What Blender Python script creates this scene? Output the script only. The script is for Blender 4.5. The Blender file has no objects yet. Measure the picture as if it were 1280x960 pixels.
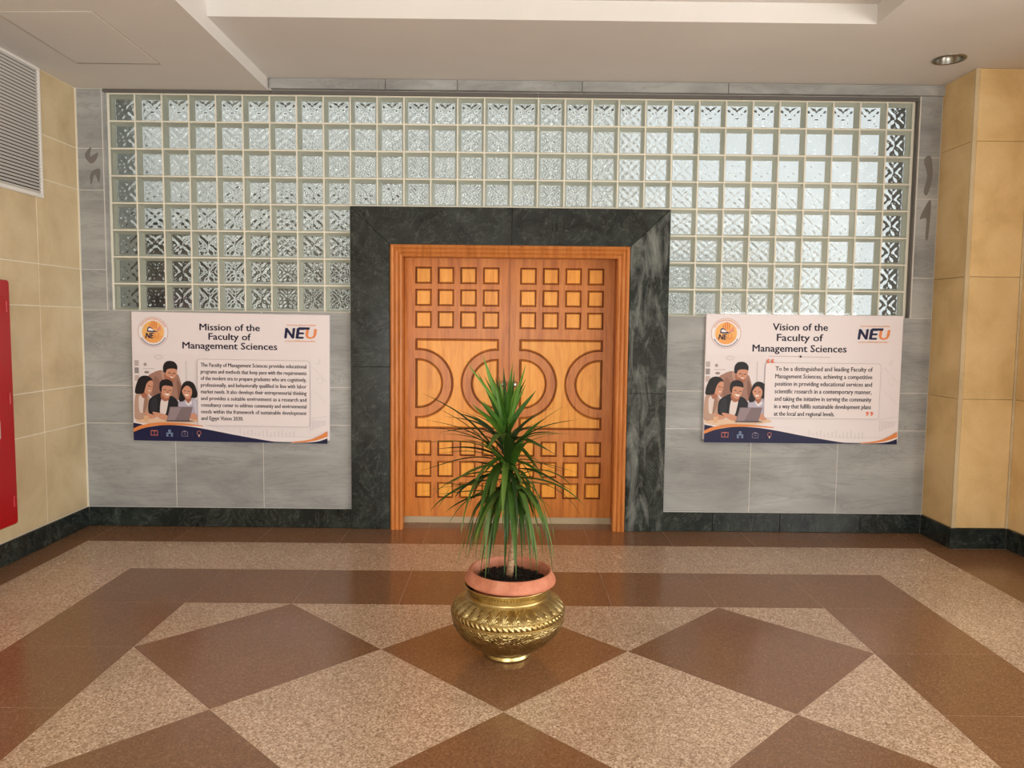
import bpy, bmesh, math, random
from mathutils import Vector, Matrix
random.seed(7)
SC = bpy.context.scene
COL = SC.collection

# ------------------------------------------------------------------ camera
PITCH, YAW, ROLL = -0.0771, 0.0035, 0.0104
CAM = Vector((0.004, -5.9016, 1.5794))
def make_camera():
    cp, sp, cy, sy = math.cos(PITCH), math.sin(PITCH), math.cos(YAW), math.sin(YAW)
    f = Vector((sy*cp, cy*cp, sp)); r0 = Vector((cy, -sy, 0)); u0 = r0.cross(f)
    r = r0*math.cos(ROLL) + u0*math.sin(ROLL)
    u = u0*math.cos(ROLL) - r0*math.sin(ROLL)
    cd = bpy.data.cameras.new('camera'); cd.sensor_width = 36; cd.lens = 968.04/1280*36
    cd.clip_start = .02; cd.clip_end = 200
    o = bpy.data.objects.new('camera', cd); COL.objects.link(o)
    m = Matrix((r, u, -f)).transposed().to_4x4(); m.translation = CAM
    o.matrix_world = m
    SC.camera = o
make_camera()

# ------------------------------------------------------------------ light
SC.view_settings.view_transform = 'Standard'
SC.view_settings.look = 'None'
SC.view_settings.gamma = 1
SC.view_settings.use_curve_mapping = False
SC.view_settings.exposure = -0.18
SC.cycles.use_denoising = True
SC.cycles.denoising_input_passes = 'RGB_ALBEDO_NORMAL'; SC.cycles.denoising_prefilter = 'ACCURATE'
SC.cycles.max_bounces = 12
SC.cycles.transparent_max_bounces = 16
W = bpy.data.worlds.new('sky'); SC.world = W; W.use_nodes = True
bg = W.node_tree.nodes['Background']
bg.inputs[0].default_value = (.93, .97, 1.0, 1); bg.inputs[1].default_value = 1.05

def area(name, loc, target, sx, sy, power, col, spread=180):
    l = bpy.data.lights.new(name, 'AREA'); l.shape = 'RECTANGLE'; l.size = sx; l.size_y = sy
    l.energy = power; l.color = col; l.spread = math.radians(spread)
    o = bpy.data.objects.new(name, l); COL.objects.link(o); o.location = loc
    d = Vector(target) - Vector(loc); o.rotation_euler = d.to_track_quat('-Z', 'Y').to_euler()
    return o
# daylight from the entrance glazing: rear right, the side of the hall on the right; the last is a fill lamp added behind the camera
area('entrance_daylight', (6.2, -8.8, 1.0), (6.2, 0, 1.1), 4.4, 1.7, 300, (1.0, .995, .985))
area('side_daylight', (8.7, -5.3, 1.2), (0, -5.3, 1.2), 4.6, 2.1, 400, (1.0, .995, .985))
area('rear_fill', (-.4, -8.8, 1.0), (-.4, 0, 1.1), 2.8, 1.7, 215, (1.0, .995, .985))

# the sun over the open court behind the glass blocks
sl = bpy.data.lights.new('sun', 'SUN'); sl.energy = 2.8; sl.angle = math.radians(3); sl.color = (1.0, .97, .93)
so0 = bpy.data.objects.new('sun', sl); COL.objects.link(so0)
so0.rotation_euler = Vector((-.30, .62, -.9)).to_track_quat('-Z', 'Y').to_euler()

# ------------------------------------------------------------------ materials
def lin(c):
    return tuple(((v/255)/12.92 if v/255 <= .04045 else ((v/255+.055)/1.055)**2.4) for v in c)
def new_mat(name):
    m = bpy.data.materials.new(name); m.use_nodes = True
    nt = m.node_tree; return m, nt, nt.nodes['Principled BSDF']
def N(nt, t, **kw):
    n = nt.nodes.new(t)
    for k, v in kw.items(): setattr(n, k, v)
    return n
def plain(name, rgb, rough=.5, metal=0, spec=.5):
    m, nt, b = new_mat(name)
    b.inputs['Base Color'].default_value = (*lin(rgb), 1)
    b.inputs['Roughness'].default_value = rough; b.inputs['Metallic'].default_value = metal
    b.inputs['Specular IOR Level'].default_value = spec
    return m
def ramp(nt, fac, stops, interp='LINEAR'):
    r = N(nt, 'ShaderNodeValToRGB'); r.color_ramp.interpolation = interp
    el = r.color_ramp.elements
    while len(el) < len(stops): el.new(.5)
    for e, (p, c) in zip(el, stops): e.position = p; e.color = (*lin(c), 1)
    nt.links.new(fac, r.inputs[0]); return r.outputs[0]
def coords(nt, scale=(1, 1, 1), rot=(0, 0, 0), obj=False):
    mp = N(nt, 'ShaderNodeMapping'); mp.inputs['Scale'].default_value = scale; mp.inputs['Rotation'].default_value = rot
    if obj:
        nt.links.new(N(nt, 'ShaderNodeTexCoord').outputs['Object'], mp.inputs[0])
    else:
        nt.links.new(N(nt, 'ShaderNodeNewGeometry').outputs['Position'], mp.inputs[0])
    return mp.outputs[0]
def noise(nt, co, scale, detail=4, rough=.55, dist=0):
    n = N(nt, 'ShaderNodeTexNoise'); n.inputs['Scale'].default_value = scale; n.inputs['Detail'].default_value = detail
    n.inputs['Roughness'].default_value = rough; n.inputs['Distortion'].default_value = dist
    nt.links.new(co, n.inputs['Vector']); return n.outputs['Fac']
def mix(nt, a, b, fac, mode='MIX'):
    n = N(nt, 'ShaderNodeMix', data_type='RGBA', blend_type=mode)
    for s, i in ((a, 6), (b, 7)):
        if isinstance(s, tuple): n.inputs[i].default_value = (*lin(s), 1)
        else: nt.links.new(s, n.inputs[i])
    if isinstance(fac, (int, float)): n.inputs[0].default_value = fac
    else: nt.links.new(fac, n.inputs[0])
    return n.outputs[2]
def math_(nt, op, a, b=None, clamp=False):
    n = N(nt, 'ShaderNodeMath', operation=op, use_clamp=clamp)
    for i, s in enumerate((a, b)):
        if s is None: continue
        if isinstance(s, (int, float)): n.inputs[i].default_value = s
        else: nt.links.new(s, n.inputs[i])
    return n.outputs[0]
def rnd_tone(nt, colr, amt):
    # slight brightness difference from piece to piece
    oi = N(nt, 'ShaderNodeObjectInfo')
    v = math_(nt, 'ADD', math_(nt, 'MULTIPLY', oi.outputs['Random'], amt*2), 1-amt)
    h = N(nt, 'ShaderNodeHueSaturation'); nt.links.new(v, h.inputs['Value']); nt.links.new(colr, h.inputs['Color'])
    return h.outputs[0]
def bump(nt, b, height, strength, dist=.01):
    n = N(nt, 'ShaderNodeBump'); n.inputs['Strength'].default_value = strength; n.inputs['Distance'].default_value = dist
    nt.links.new(height, n.inputs['Height']); nt.links.new(n.outputs[0], b.inputs['Normal'])

def mat_grey_marble():
    m, nt, b = new_mat('grey_marble')
    co = coords(nt, (.8, 1, 1.9), (0, .1, 0)); a = noise(nt, co, 1.9, 6, .55, .5)
    c = ramp(nt, a, [(.3, (134, 135, 133)), (.46, (154, 155, 152)), (.6, (166, 167, 164)), (.75, (180, 181, 178))])
    v = noise(nt, coords(nt, (.5, 1, 4), (0, .12, 0)), 1.6, 8, .7, 1.6)
    c = mix(nt, c, (108, 106, 103), ramp_fac(nt, v, [(.475, 0), (.5, .3), (.525, 0)]))
    nt.links.new(rnd_tone(nt, c, .05), b.inputs['Base Color'])
    b.inputs['Roughness'].default_value = .58; b.inputs['Specular IOR Level'].default_value = .25
    return m
def ramp_fac(nt, fac, stops):
    r = N(nt, 'ShaderNodeValToRGB'); el = r.color_ramp.elements
    while len(el) < len(stops): el.new(.5)
    for e, (p, v) in zip(el, stops): e.position = p; e.color = (v, v, v, 1)
    nt.links.new(fac, r.inputs[0]); return r.outputs[0]
def mat_green_marble(name='green_marble', lift=0, streaks=False):
    m, nt, b = new_mat(name)
    a = noise(nt, coords(nt), 3.2, 9, .68, 1.1)
    k = lift
    c = ramp(nt, a, [(.34, (14+k, 18+k, 17+k)), (.5, (31+k, 37+k, 34+k)), (.64, (48+k, 55+k, 50+k)), (.78, (84+k, 91+k, 85+k))])
    v = noise(nt, coords(nt, (1, 1, 1), (.3, .8, .2)), 2.3, 6, .7, 2.4)
    c = mix(nt, c, (150, 160, 150), ramp_fac(nt, v, [(.488, 0), (.5, .16), (.512, 0)]))
    s = noise(nt, coords(nt), 26, 3, .6)
    c = mix(nt, c, (124, 132, 124), ramp_fac(nt, s, [(.6, 0), (.8, .3)]))
    if streaks:     # whitish streaks mixed into the stone colour
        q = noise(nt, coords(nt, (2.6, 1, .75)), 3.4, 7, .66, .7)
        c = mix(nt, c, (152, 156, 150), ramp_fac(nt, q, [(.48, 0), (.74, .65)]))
    nt.links.new(rnd_tone(nt, c, .06), b.inputs['Base Color'])
    b.inputs['Roughness'].default_value = .2; b.inputs['Specular IOR Level'].default_value = .35
    return m
def mat_limestone(name, lo, mid, hi):
    m, nt, b = new_mat(name)
    a = noise(nt, coords(nt), 2.4, 6, .6, .4)
    c = ramp(nt, a, [(.3, lo), (.5, mid), (.72, hi)])
    f = noise(nt, coords(nt), 90, 3, .6)
    c = mix(nt, c, lo, ramp_fac(nt, f, [(.55, 0), (.75, .35)]))
    nt.links.new(rnd_tone(nt, c, .05), b.inputs['Base Color'])
    b.inputs['Roughness'].default_value = .55; b.inputs['Specular IOR Level'].default_value = .3
    bump(nt, b, f, .06, .004)
    return m
def mat_granite(name, base, spk, dark, scale, amount, rough):
    m, nt, b = new_mat(name)
    vo = N(nt, 'ShaderNodeTexVoronoi'); vo.inputs['Scale'].default_value = scale
    nt.links.new(coords(nt), vo.inputs['Vector'])
    sep = N(nt, 'ShaderNodeSeparateColor'); nt.links.new(vo.outputs['Color'], sep.inputs[0])
    big = noise(nt, coords(nt), 1.3, 4, .6)
    c = mix(nt, base, dark, ramp_fac(nt, sep.outputs[0], [(0, .9), (.35, .35), (.55, 0)]))
    c = mix(nt, c, spk, ramp_fac(nt, sep.outputs[1], [(1-amount, 0), (1-amount*.5, .55), (1, 1)]))
    c = mix(nt, c, dark, ramp_fac(nt, big, [(.45, 0), (.8, .35)]))
    nt.links.new(rnd_tone(nt, c, .045), b.inputs['Base Color'])
    b.inputs['Specular IOR Level'].default_value = .42
    sm = noise(nt, coords(nt), 5, 5, .65)
    mr = N(nt, 'ShaderNodeMapRange'); mr.inputs['To Min'].default_value = rough*.75; mr.inputs['To Max'].default_value = rough*1.35
    nt.links.new(sm, mr.inputs[0]); nt.links.new(mr.outputs[0], b.inputs['Roughness'])
    return m
def mat_wood(name, lo, mid, hi, rough=.32, horiz=False, grain=1.0):
    m, nt, b = new_mat(name)
    sc = (1.2, 8, 14) if horiz else (14, 8, 1.2)
    a = noise(nt, coords(nt, sc), 2.0*grain, 6, .6, .6)
    f = noise(nt, coords(nt, tuple(s*3 for s in sc)), 5, 3, .5)
    c = ramp(nt, a, [(.3, lo), (.5, mid), (.72, hi)])
    c = mix(nt, c, lo, ramp_fac(nt, f, [(.5, 0), (.8, .4)]))
    nt.links.new(rnd_tone(nt, c, .06), b.inputs['Base Color'])
    b.inputs['Roughness'].default_value = rough; b.inputs['Specular IOR Level'].default_value = .3
    bump(nt, b, f, .05, .003)
    return m
def mat_paint(name, rgb, rough=.7):
    m, nt, b = new_mat(name)
    a = noise(nt, coords(nt), 1.2, 5, .6)
    c = mix(nt, rgb, tuple(int(v*.93) for v in rgb), a)
    nt.links.new(c, b.inputs['Base Color']); b.inputs['Roughness'].default_value = rough
    b.inputs['Specular IOR Level'].default_value = .25
    f = noise(nt, coords(nt), 40, 3, .6); bump(nt, b, f, .03, .004)
    return m

M = {}
M['grey'] = mat_grey_marble()
M['green'] = mat_green_marble()
M['glue'] = mat_paint('old_glue', (122, 118, 112), .7)
M['green_streaked'] = mat_green_marble('streaked_green_marble', 4, True)
M['shaded_grey'] = plain('shaded_grey_stone', (98, 94, 89), .6)  # grey stone with the recess shade put into its colour
M['lime'] = mat_limestone('limestone', (188, 167, 130), (205, 185, 147), (216, 199, 164))
M['lime_warm'] = mat_limestone('warm_limestone', (202, 170, 116), (222, 190, 136), (232, 204, 154))
M['granite_light'] = mat_granite('light_granite', (194, 166, 140), (234, 212, 190), (134, 106, 83), 150, .45, .24)
M['granite_dark'] = mat_granite('brown_granite', (138, 101, 72), (158, 122, 94), (116, 83, 59), 170, .25, .17)
M['grout'] = plain('grout', (190, 172, 152), .8)
M['grout_pale'] = plain('pale_grout', (232, 224, 204), .8)
M['backing'] = plain('wall_backing', (212, 208, 200), .8)
M['ceil'] = mat_paint('ceiling_paint', (227, 223, 217))
M['plaster'] = mat_paint('wall_plaster', (225, 214, 194))
M['wood'] = mat_wood('door_wood', (174, 98, 38), (202, 122, 50), (216, 140, 64))
M['wood_gold'] = mat_wood('panel_wood', (212, 132, 40), (236, 158, 56), (244, 174, 74))
M['wood_dark'] = mat_wood('moulding_wood', (98, 46, 8), (118, 60, 14), (138, 76, 22))
M['wood_case'] = mat_wood('casing_wood', (168, 98, 44), (194, 120, 60), (208, 138, 78))
M['chrome'] = plain('chrome', (215, 213, 208), .12, 1)
M['brass_plain'] = plain('brass', (186, 160, 100), .34, 1)
M['red'] = plain('red_enamel', (168, 8, 14), .35)
M['red_dark'] = plain('dark_red_enamel', (120, 6, 10), .4)
M['white_metal'] = plain('white_enamel', (226, 222, 214), .45)
M['grey_metal'] = plain('grey_enamel', (196, 192, 184), .5)
M['black'] = plain('black_void', (16, 15, 14), .9)
M['steel'] = plain('brushed_reflector', (150, 146, 136), .3, 1)
M['threshold'] = plain('threshold_stone', (176, 158, 128), .6)
M['mortar'] = mat_paint('cream_mortar', (238, 234, 216), .6)
M['coat'] = mat_paint('glass_edge_coat', (238, 237, 222), .3)

# ------------------------------------------------------------------ mesh helpers
def link(name, bm, mats, parent=None, smooth=False, recalc=True):
    if recalc: bmesh.ops.recalc_face_normals(bm, faces=bm.faces)
    me = bpy.data.meshes.new(name); bm.to_mesh(me); bm.free()
    for m in (mats if isinstance(mats, (list, tuple)) else [mats]): me.materials.append(m)
    if smooth:
        for p in me.polygons: p.use_smooth = True
    return linkme(name, me, parent)
def linkme(name, me, parent=None):
    o = bpy.data.objects.new(name, me); COL.objects.link(o)
    if parent is not None: o.parent = parent
    return o
def structure(o): o['kind'] = 'structure'; return o
def thing(name, label, cat, loc=(0, 0, 0), group=None, rot=(0, 0, 0)):
    o = bpy.data.objects.new(name, None); COL.objects.link(o); o.location = loc; o.rotation_euler = rot
    o.empty_display_size = .1
    o['label'] = label; o['category'] = cat
    if group: o['group'] = group
    return o
def box(bm, x0, x1, y0, y1, z0, z1, mi=0):
    v = [bm.verts.new((x, y, z)) for x in (x0, x1) for y in (y0, y1) for z in (z0, z1)]
    for q in ((0, 1, 3, 2), (4, 6, 7, 5), (0, 4, 5, 1), (2, 3, 7, 6), (0, 2, 6, 4), (1, 5, 7, 3)):
        f = bm.faces.new([v[i] for i in q]); f.material_index = mi
def inset2(poly, d):
    n = len(poly); out = []
    ar = sum(poly[i][0]*poly[(i+1) % n][1]-poly[(i+1) % n][0]*poly[i][1] for i in range(n))
    s = 1 if ar > 0 else -1
    for i in range(n):
        p, c, q = Vector(poly[i-1]), Vector(poly[i]), Vector(poly[(i+1) % n])
        e1, e2 = (c-p).normalized(), (q-c).normalized()
        n1, n2 = Vector((-e1.y, e1.x))*s, Vector((-e2.y, e2.x))*s
        b = n1+n2
        if b.length < 1e-6: b = n1.copy()
        b.normalize(); k = max(.35, b.dot(n1)); out.append(tuple(c+b*(d/k)))
    return out
FLOOR = lambda a, b, c: (a, b, c)
def BACK(y): return lambda a, b, c: (a, y-c, b)
def LEFT(x): return lambda a, b, c: (x+c, a, b)
def RIGHT(x): return lambda a, b, c: (x-c, a, b)
def loops(bm, fr, rings, mis=None, cap=None, capstart=None):
    """rings: list of (poly2d, height); strips between, caps at the ends"""
    vs = [[bm.verts.new(fr(x, y, h)) for x, y in P] for P, h in rings]
    for k in range(len(vs)-1):
        A, B = vs[k], vs[k+1]; n = len(A)
        for i in range(n):
            f = bm.faces.new((A[i], A[(i+1) % n], B[(i+1) % n], B[i]))
            if mis: f.material_index = mis[k]
    if cap is not None: bm.faces.new(vs[-1]).material_index = cap
    if capstart is not None: bm.faces.new(vs[0]).material_index = capstart
def slab(name, poly, fr, t, mat, parent, gap=.001, ch=.0012, up=0.0):
    P = inset2(poly, gap)
    bm = bmesh.new()
    loops(bm, fr, [(P, 0), (P, t-ch+up), (inset2(P, ch), t+up)], cap=0)
    return link(name, bm, mat, parent)
def rect(x0, x1, y0, y1): return [(x0, y0), (x1, y0), (x1, y1), (x0, y1)]
def lathe(bm, prof, seg=48, centre=(0, 0, 0), mi=0, closed=False):
    rings = []
    for r, z in prof:
        if r < 1e-6: rings.append([bm.verts.new((centre[0], centre[1], centre[2]+z))])
        else: rings.append([bm.verts.new((centre[0]+r*math.cos(2*math.pi*i/seg), centre[1]+r*math.sin(2*math.pi*i/seg), centre[2]+z)) for i in range(seg)])
    for A, B in zip(rings, rings[1:]):
        for i in range(seg):
            j = (i+1) % seg
            if len(A) == 1 and len(B) == 1: continue
            if len(A) == 1: f = bm.faces.new((A[0], B[j], B[i]))
            elif len(B) == 1: f = bm.faces.new((A[i], A[j], B[0]))
            else: f = bm.faces.new((A[i], A[j], B[j], B[i]))
            f.material_index = mi
def tube(bm, pts, rad, seg=10, mi=0):
    pts = [Vector(p) for p in pts]; rings = []
    for i, p in enumerate(pts):
        t = (pts[min(i+1, len(pts)-1)]-pts[max(i-1, 0)]).normalized()
        a = t.orthogonal().normalized() if i == 0 else (ax - t*ax.dot(t)).normalized()
        ax = a; b = t.cross(a); r = rad[i] if isinstance(rad, (list, tuple)) else rad
        rings.append([bm.verts.new(p+(a*math.cos(2*math.pi*k/seg)+b*math.sin(2*math.pi*k/seg))*r) for k in range(seg)])
    for A, B in zip(rings, rings[1:]):
        for k in range(seg): bm.faces.new((A[k], A[(k+1) % seg], B[(k+1) % seg], B[k])).material_index = mi
    bm.faces.new(rings[0]).material_index = mi; bm.faces.new(rings[-1]).material_index = mi

def smooth(P, n=5):
    out = []; k = len(P)
    for i in range(k):
        p0, p1, p2, p3 = (Vector(P[(i+j-1) % k]) for j in range(4))
        for t in range(n):
            t /= n
            out.append(tuple(.5*((2*p1)+(p2-p0)*t+(2*p0-5*p1+4*p2-p3)*t*t+(3*p1-p0-3*p2+p3)*t**3)))
    return out

# wall-plane measures were taken at y = 0; ax/az carry them to another depth y
def ax(x, y): return CAM.x+(x-CAM.x)*(y-CAM.y)/(-CAM.y)
def az(z, y): return CAM.z+(z-CAM.z)*(y-CAM.y)/(-CAM.y)

XL, XR, XR2 = -3.228, 3.2, 3.606         # left wall, pillar side, right wall
YP = -.425                               # pillar front
ZC, ZCL = 3.37, 3.285                    # main ceiling, lower ceiling on the left
YT = -.02                                # face of the grey tiling
ROWS = [.148, .795, 1.085, 1.672, 1.958, 2.545, 2.85, 3.37]

# ------------------------------------------------------------------ floor
bm = bmesh.new(); box(bm, XL-.1, 9.0, -9.4, .19, -.2, -.0005)
floor = structure(link('floor', bm, M['grout']))
OX = -.006
YG = [-.445, -1.05, -1.65]+[-1.65-.6*k for k in range(1, 8)]
YEND = -5.25
def tile(poly, dark):
    slab('floor_tile', poly, lambda a, b, c: (a, b, c-.012), .012, M['granite_dark' if dark else 'granite_light'], floor, .0009, .0003)
xs = [XL]+[OX+.6*k for k in range(-5, 8)]
def is_dark(cx, cy):
    d = max(abs(cx-OX)-1.8, cy+1.65)
    if cy < YEND: d = max(d, YEND-cy)
    return 0 < d < .6 or d > 1.2
ys = [(YP*0+.0, -.445)]+[(a, b) for a, b in zip(YG, YG[1:])]
for (y1, y0) in ys:
    for x0, x1 in zip(xs, xs[1:]):
        cx, cy = (x0+x1)/2, (y0+y1)/2
        if abs(cx-OX) < 1.8 and cy < -1.65 and cy > YEND: continue
        if x0 > XR2+.2: continue
        if cy > YP-.02 and x0 > XR: continue
        tile(rect(x0, min(x1, XR+.01 if cy > YP-.02 else XR2+.6), y0, y1), is_dark(cx, cy))
# doorway strip inside the door recess
for x0, x1 in ((-.82, -.606), (-.606, -.006), (-.006, .594), (.594, .82)):
    tile(rect(x0, x1, 0, .19), True)
# diamond field
def clip(poly, f):
    out = []
    for i, p in enumerate(poly):
        q = poly[(i+1) % len(poly)]; a, b = f(p), f(q)
        if a >= -1e-9: out.append(p)
        if (a > 1e-9 and b < -1e-9) or (a < -1e-9 and b > 1e-9):
            t = a/(a-b); out.append((p[0]+(q[0]-p[0])*t, p[1]+(q[1]-p[1])*t))
    return out
for i in range(-4, 5):
    for j in range(-1, 8):
        if (i+j) % 2: continue
        cx, cy = OX+.6*i, -2.25-.6*j
        P = [(cx-.6, cy), (cx, cy-.6), (cx+.6, cy), (cx, cy+.6)]
        for f in (lambda p: p[0]-(OX-1.8), lambda p: OX+1.8-p[0], lambda p: -1.65-p[1], lambda p: p[1]-YEND):
            P = clip(P, f) if P else P
        Q = []
        for p in P:
            if not Q or (Vector(p)-Vector(Q[-1])).length > 1e-4: Q.append(p)
        if len(Q) > 2 and (Vector(Q[0])-Vector(Q[-1])).length < 1e-4: Q.pop()
        if len(Q) < 3: continue
        tile(Q, (j % 2) == 0)

# ------------------------------------------------------------------ ceiling
CX0, CX1, CY0, CY1, CZ = -1.79, 2.155, -4.6, -1.18, 3.485
bm = bmesh.new()
T = .5
box(bm, XL-.1, -1.80, -9.4, .3, ZCL, ZC+T)                 # lower left part
DLX, DLY, DLH = 2.913, -.597, .15                            # strip by the wall, with a round hole for the downlight
box(bm, -1.80, DLX-DLH, CY1, .3, ZC, ZC+T); box(bm, DLX+DLH, 9.0, CY1, .3, ZC, ZC+T)
box(bm, DLX-DLH, DLX+DLH, CY1, DLY-DLH, ZC, ZC+T); box(bm, DLX-DLH, DLX+DLH, DLY+DLH, .3, ZC, ZC+T)
box(bm, DLX-DLH, DLX+DLH, DLY-DLH, DLY+DLH, ZC+.2, ZC+T)
A_, B_ = [], []
for i in range(48):
    a = 2*math.pi*i/48; k = DLH/max(abs(math.cos(a)), abs(math.sin(a)))
    A_.append(bm.verts.new((DLX+k*math.cos(a), DLY+k*math.sin(a), ZC))); B_.append(bm.verts.new((DLX+.088*math.cos(a), DLY+.088*math.sin(a), ZC)))
for i in range(48): bm.faces.new((A_[i], A_[(i+1) % 48], B_[(i+1) % 48], B_[i]))
box(bm, CX1, 9.0, -9.4, CY1, ZC, ZC+T)
box(bm, -1.80, CX1, -9.4, CY0, ZC, ZC+T)
box(bm, -1.80, CX1, CY0, CY1, CZ, ZC+T)
ceiling = structure(link('ceiling', bm, M['ceil']))
# access hatch in the lower ceiling
hx = [(-2.897, -.578), (-2.347, -.578), (-2.33, -1.46), (-2.88, -1.44)]
bm = bmesh.new()
loops(bm, FLOOR, [(inset2(hx, -.012), ZCL+.001), (inset2(hx, -.012), ZCL-.0012), (inset2(hx, -.0), ZCL-.0012)], cap=None)
link('hatch_trim', bm, plain('hatch_trim_paint', (206, 196, 182), .7), ceiling)
bm = bmesh.new()
loops(bm, FLOOR, [(hx, ZCL-.0004), (inset2(hx, .001), ZCL-.0006)], cap=0)
link('hatch_gap', bm, M['black'], ceiling)
hp = [(-2.8945, -.594), (-2.3488, -.592), (-2.3318, -1.458), (-2.878, -1.438)]
bm = bmesh.new(); loops(bm, FLOOR, [(hp, ZCL), (hp, ZCL-.003), (inset2(hp, .003), ZCL-.004)], cap=0)
link('access_panel', bm, M['ceil'], ceiling)

# ------------------------------------------------------------------ back wall
bm = bmesh.new()
ZS = 1.655                               # sill of the glass blocks
BX = 3.034
box(bm, XL-.1, -BX, -.0188, .14, 0, ZC+.1); box(bm, BX, XR2+.3, -.0188, .14, 0, ZC+.1)
box(bm, -BX, -.86, -.0188, .14, 0, ZS); box(bm, .86, BX, -.0188, .14, 0, ZS)
box(bm, -BX, BX, .0, .14, 3.27, ZC+.1)
wall_back = structure(link('wall_back', bm, M['backing']))
def bt(x0, x1, z0, z1, t=.02, y=0.0, mat='grey', name='marble_tile', parent=None):
    return slab(name, rect(x0, x1, z0, z1), BACK(y), t, M[mat], parent or wall_back, .0023, .0007, random.uniform(-.0006, .0012))
for r in range(3):
    z0, z1 = ROWS[r], ROWS[r+1]
    if r == 2: z1 = ZS
    for x0, x1 in ((XL, -2.545), (-2.545, -1.875), (-1.875, -1.2), (1.195, 1.862), (1.862, 2.53), (2.53, XR)):
        bt(x0, x1, z0, z1)
for x0, x1 in ((XL, -3.035), (3.04, XR)):
    for z0, z1 in zip([ZS]+ROWS[4:], ROWS[4:]): bt(x0, x1, z0, min(z1, ZCL if x0 < 0 else ZC))
# slot returns beside the blocks
for x0, x1 in ((-3.0345, -3.019), (3.022, 3.0395)):
    bm = bmesh.new(); box(bm, x0, x1, -.012, .03, ZS, 3.27); link('slot_trim', bm, M['grey' if x0 < 0 else 'shaded_grey'], wall_back)  # right return carries its shade in the darker colour
# dark patches where something once stuck on the side strips
for k, P in enumerate(([(-3.17, 2.80), (-3.12, 2.86), (-3.13, 2.79), (-3.07, 2.82), (-3.09, 2.76), (-3.13, 2.74)], [(-3.13, 2.67), (-3.06, 2.70), (-3.07, 2.60), (-3.10, 2.66), (-3.13, 2.58)],
        [(3.08, 2.83), (3.13, 2.86), (3.15, 2.72), (3.12, 2.58), (3.09, 2.6), (3.11, 2.72)], [(3.07, 2.40), (3.13, 2.53), (3.15, 2.5), (3.14, 2.26), (3.12, 2.26), (3.12, 2.40)])):
    P = smooth(P, 4); bm = bmesh.new(); loops(bm, BACK(-.0212), [(P, 0), (P, .0006)], cap=0); link('glue_mark', bm, M['glue'], wall_back)
# lintel band over the glass blocks
for x0, x1 in ((-1.78, -.93), (-.93, -.4), (-.4, .52), (.52, 1.6), (1.6, 3.235)):
    bt(x0, x1, 3.292, ZC, .045, 0.0, name='lintel_slab')
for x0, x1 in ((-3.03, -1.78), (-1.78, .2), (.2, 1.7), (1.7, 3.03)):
    bt(x0, x1, 3.258, 3.29, .014, 0.0, name='lintel_strip', mat='shaded_grey')  # strip coloured dark for the shade under the lintel

# ------------------------------------------------------------------ glass blocks
def mat_clear():
    m = bpy.data.materials.new('clear_pane'); m.use_nodes = True; nt = m.node_tree; nt.nodes.clear()
    out = N(nt, 'ShaderNodeOutputMaterial'); t = N(nt, 'ShaderNodeBsdfTransparent'); g = N(nt, 'ShaderNodeBsdfGlossy')
    g.inputs['Roughness'].default_value = .03; t.inputs[0].default_value = (.965, .98, .97, 1)
    fr = N(nt, 'ShaderNodeFresnel'); fr.inputs[0].default_value = 1.45; mx = N(nt, 'ShaderNodeMixShader')
    nt.links.new(fr.outputs[0], mx.inputs[0]); nt.links.new(t.outputs[0], mx.inputs[1]); nt.links.new(g.outputs[0], mx.inputs[2])
    nt.links.new(mx.outputs[0], out.inputs[0]); return m
def mat_pattern():
    m, nt, b = new_mat('patterned_glass')
    b.inputs['Base Color'].default_value = (.97, .985, .975, 1); b.inputs['Transmission Weight'].default_value = 1
    b.inputs['Roughness'].default_value = .02; b.inputs['IOR'].default_value = 1.46
    return m
M['clear'] = mat_clear(); M['pattern'] = mat_pattern()
YB = .03
PITCHB = .2*(YB-CAM.y)/(-CAM.y)
ZTB = az(3.2546, YB); XB0 = ax(-3.0, YB)
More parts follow.
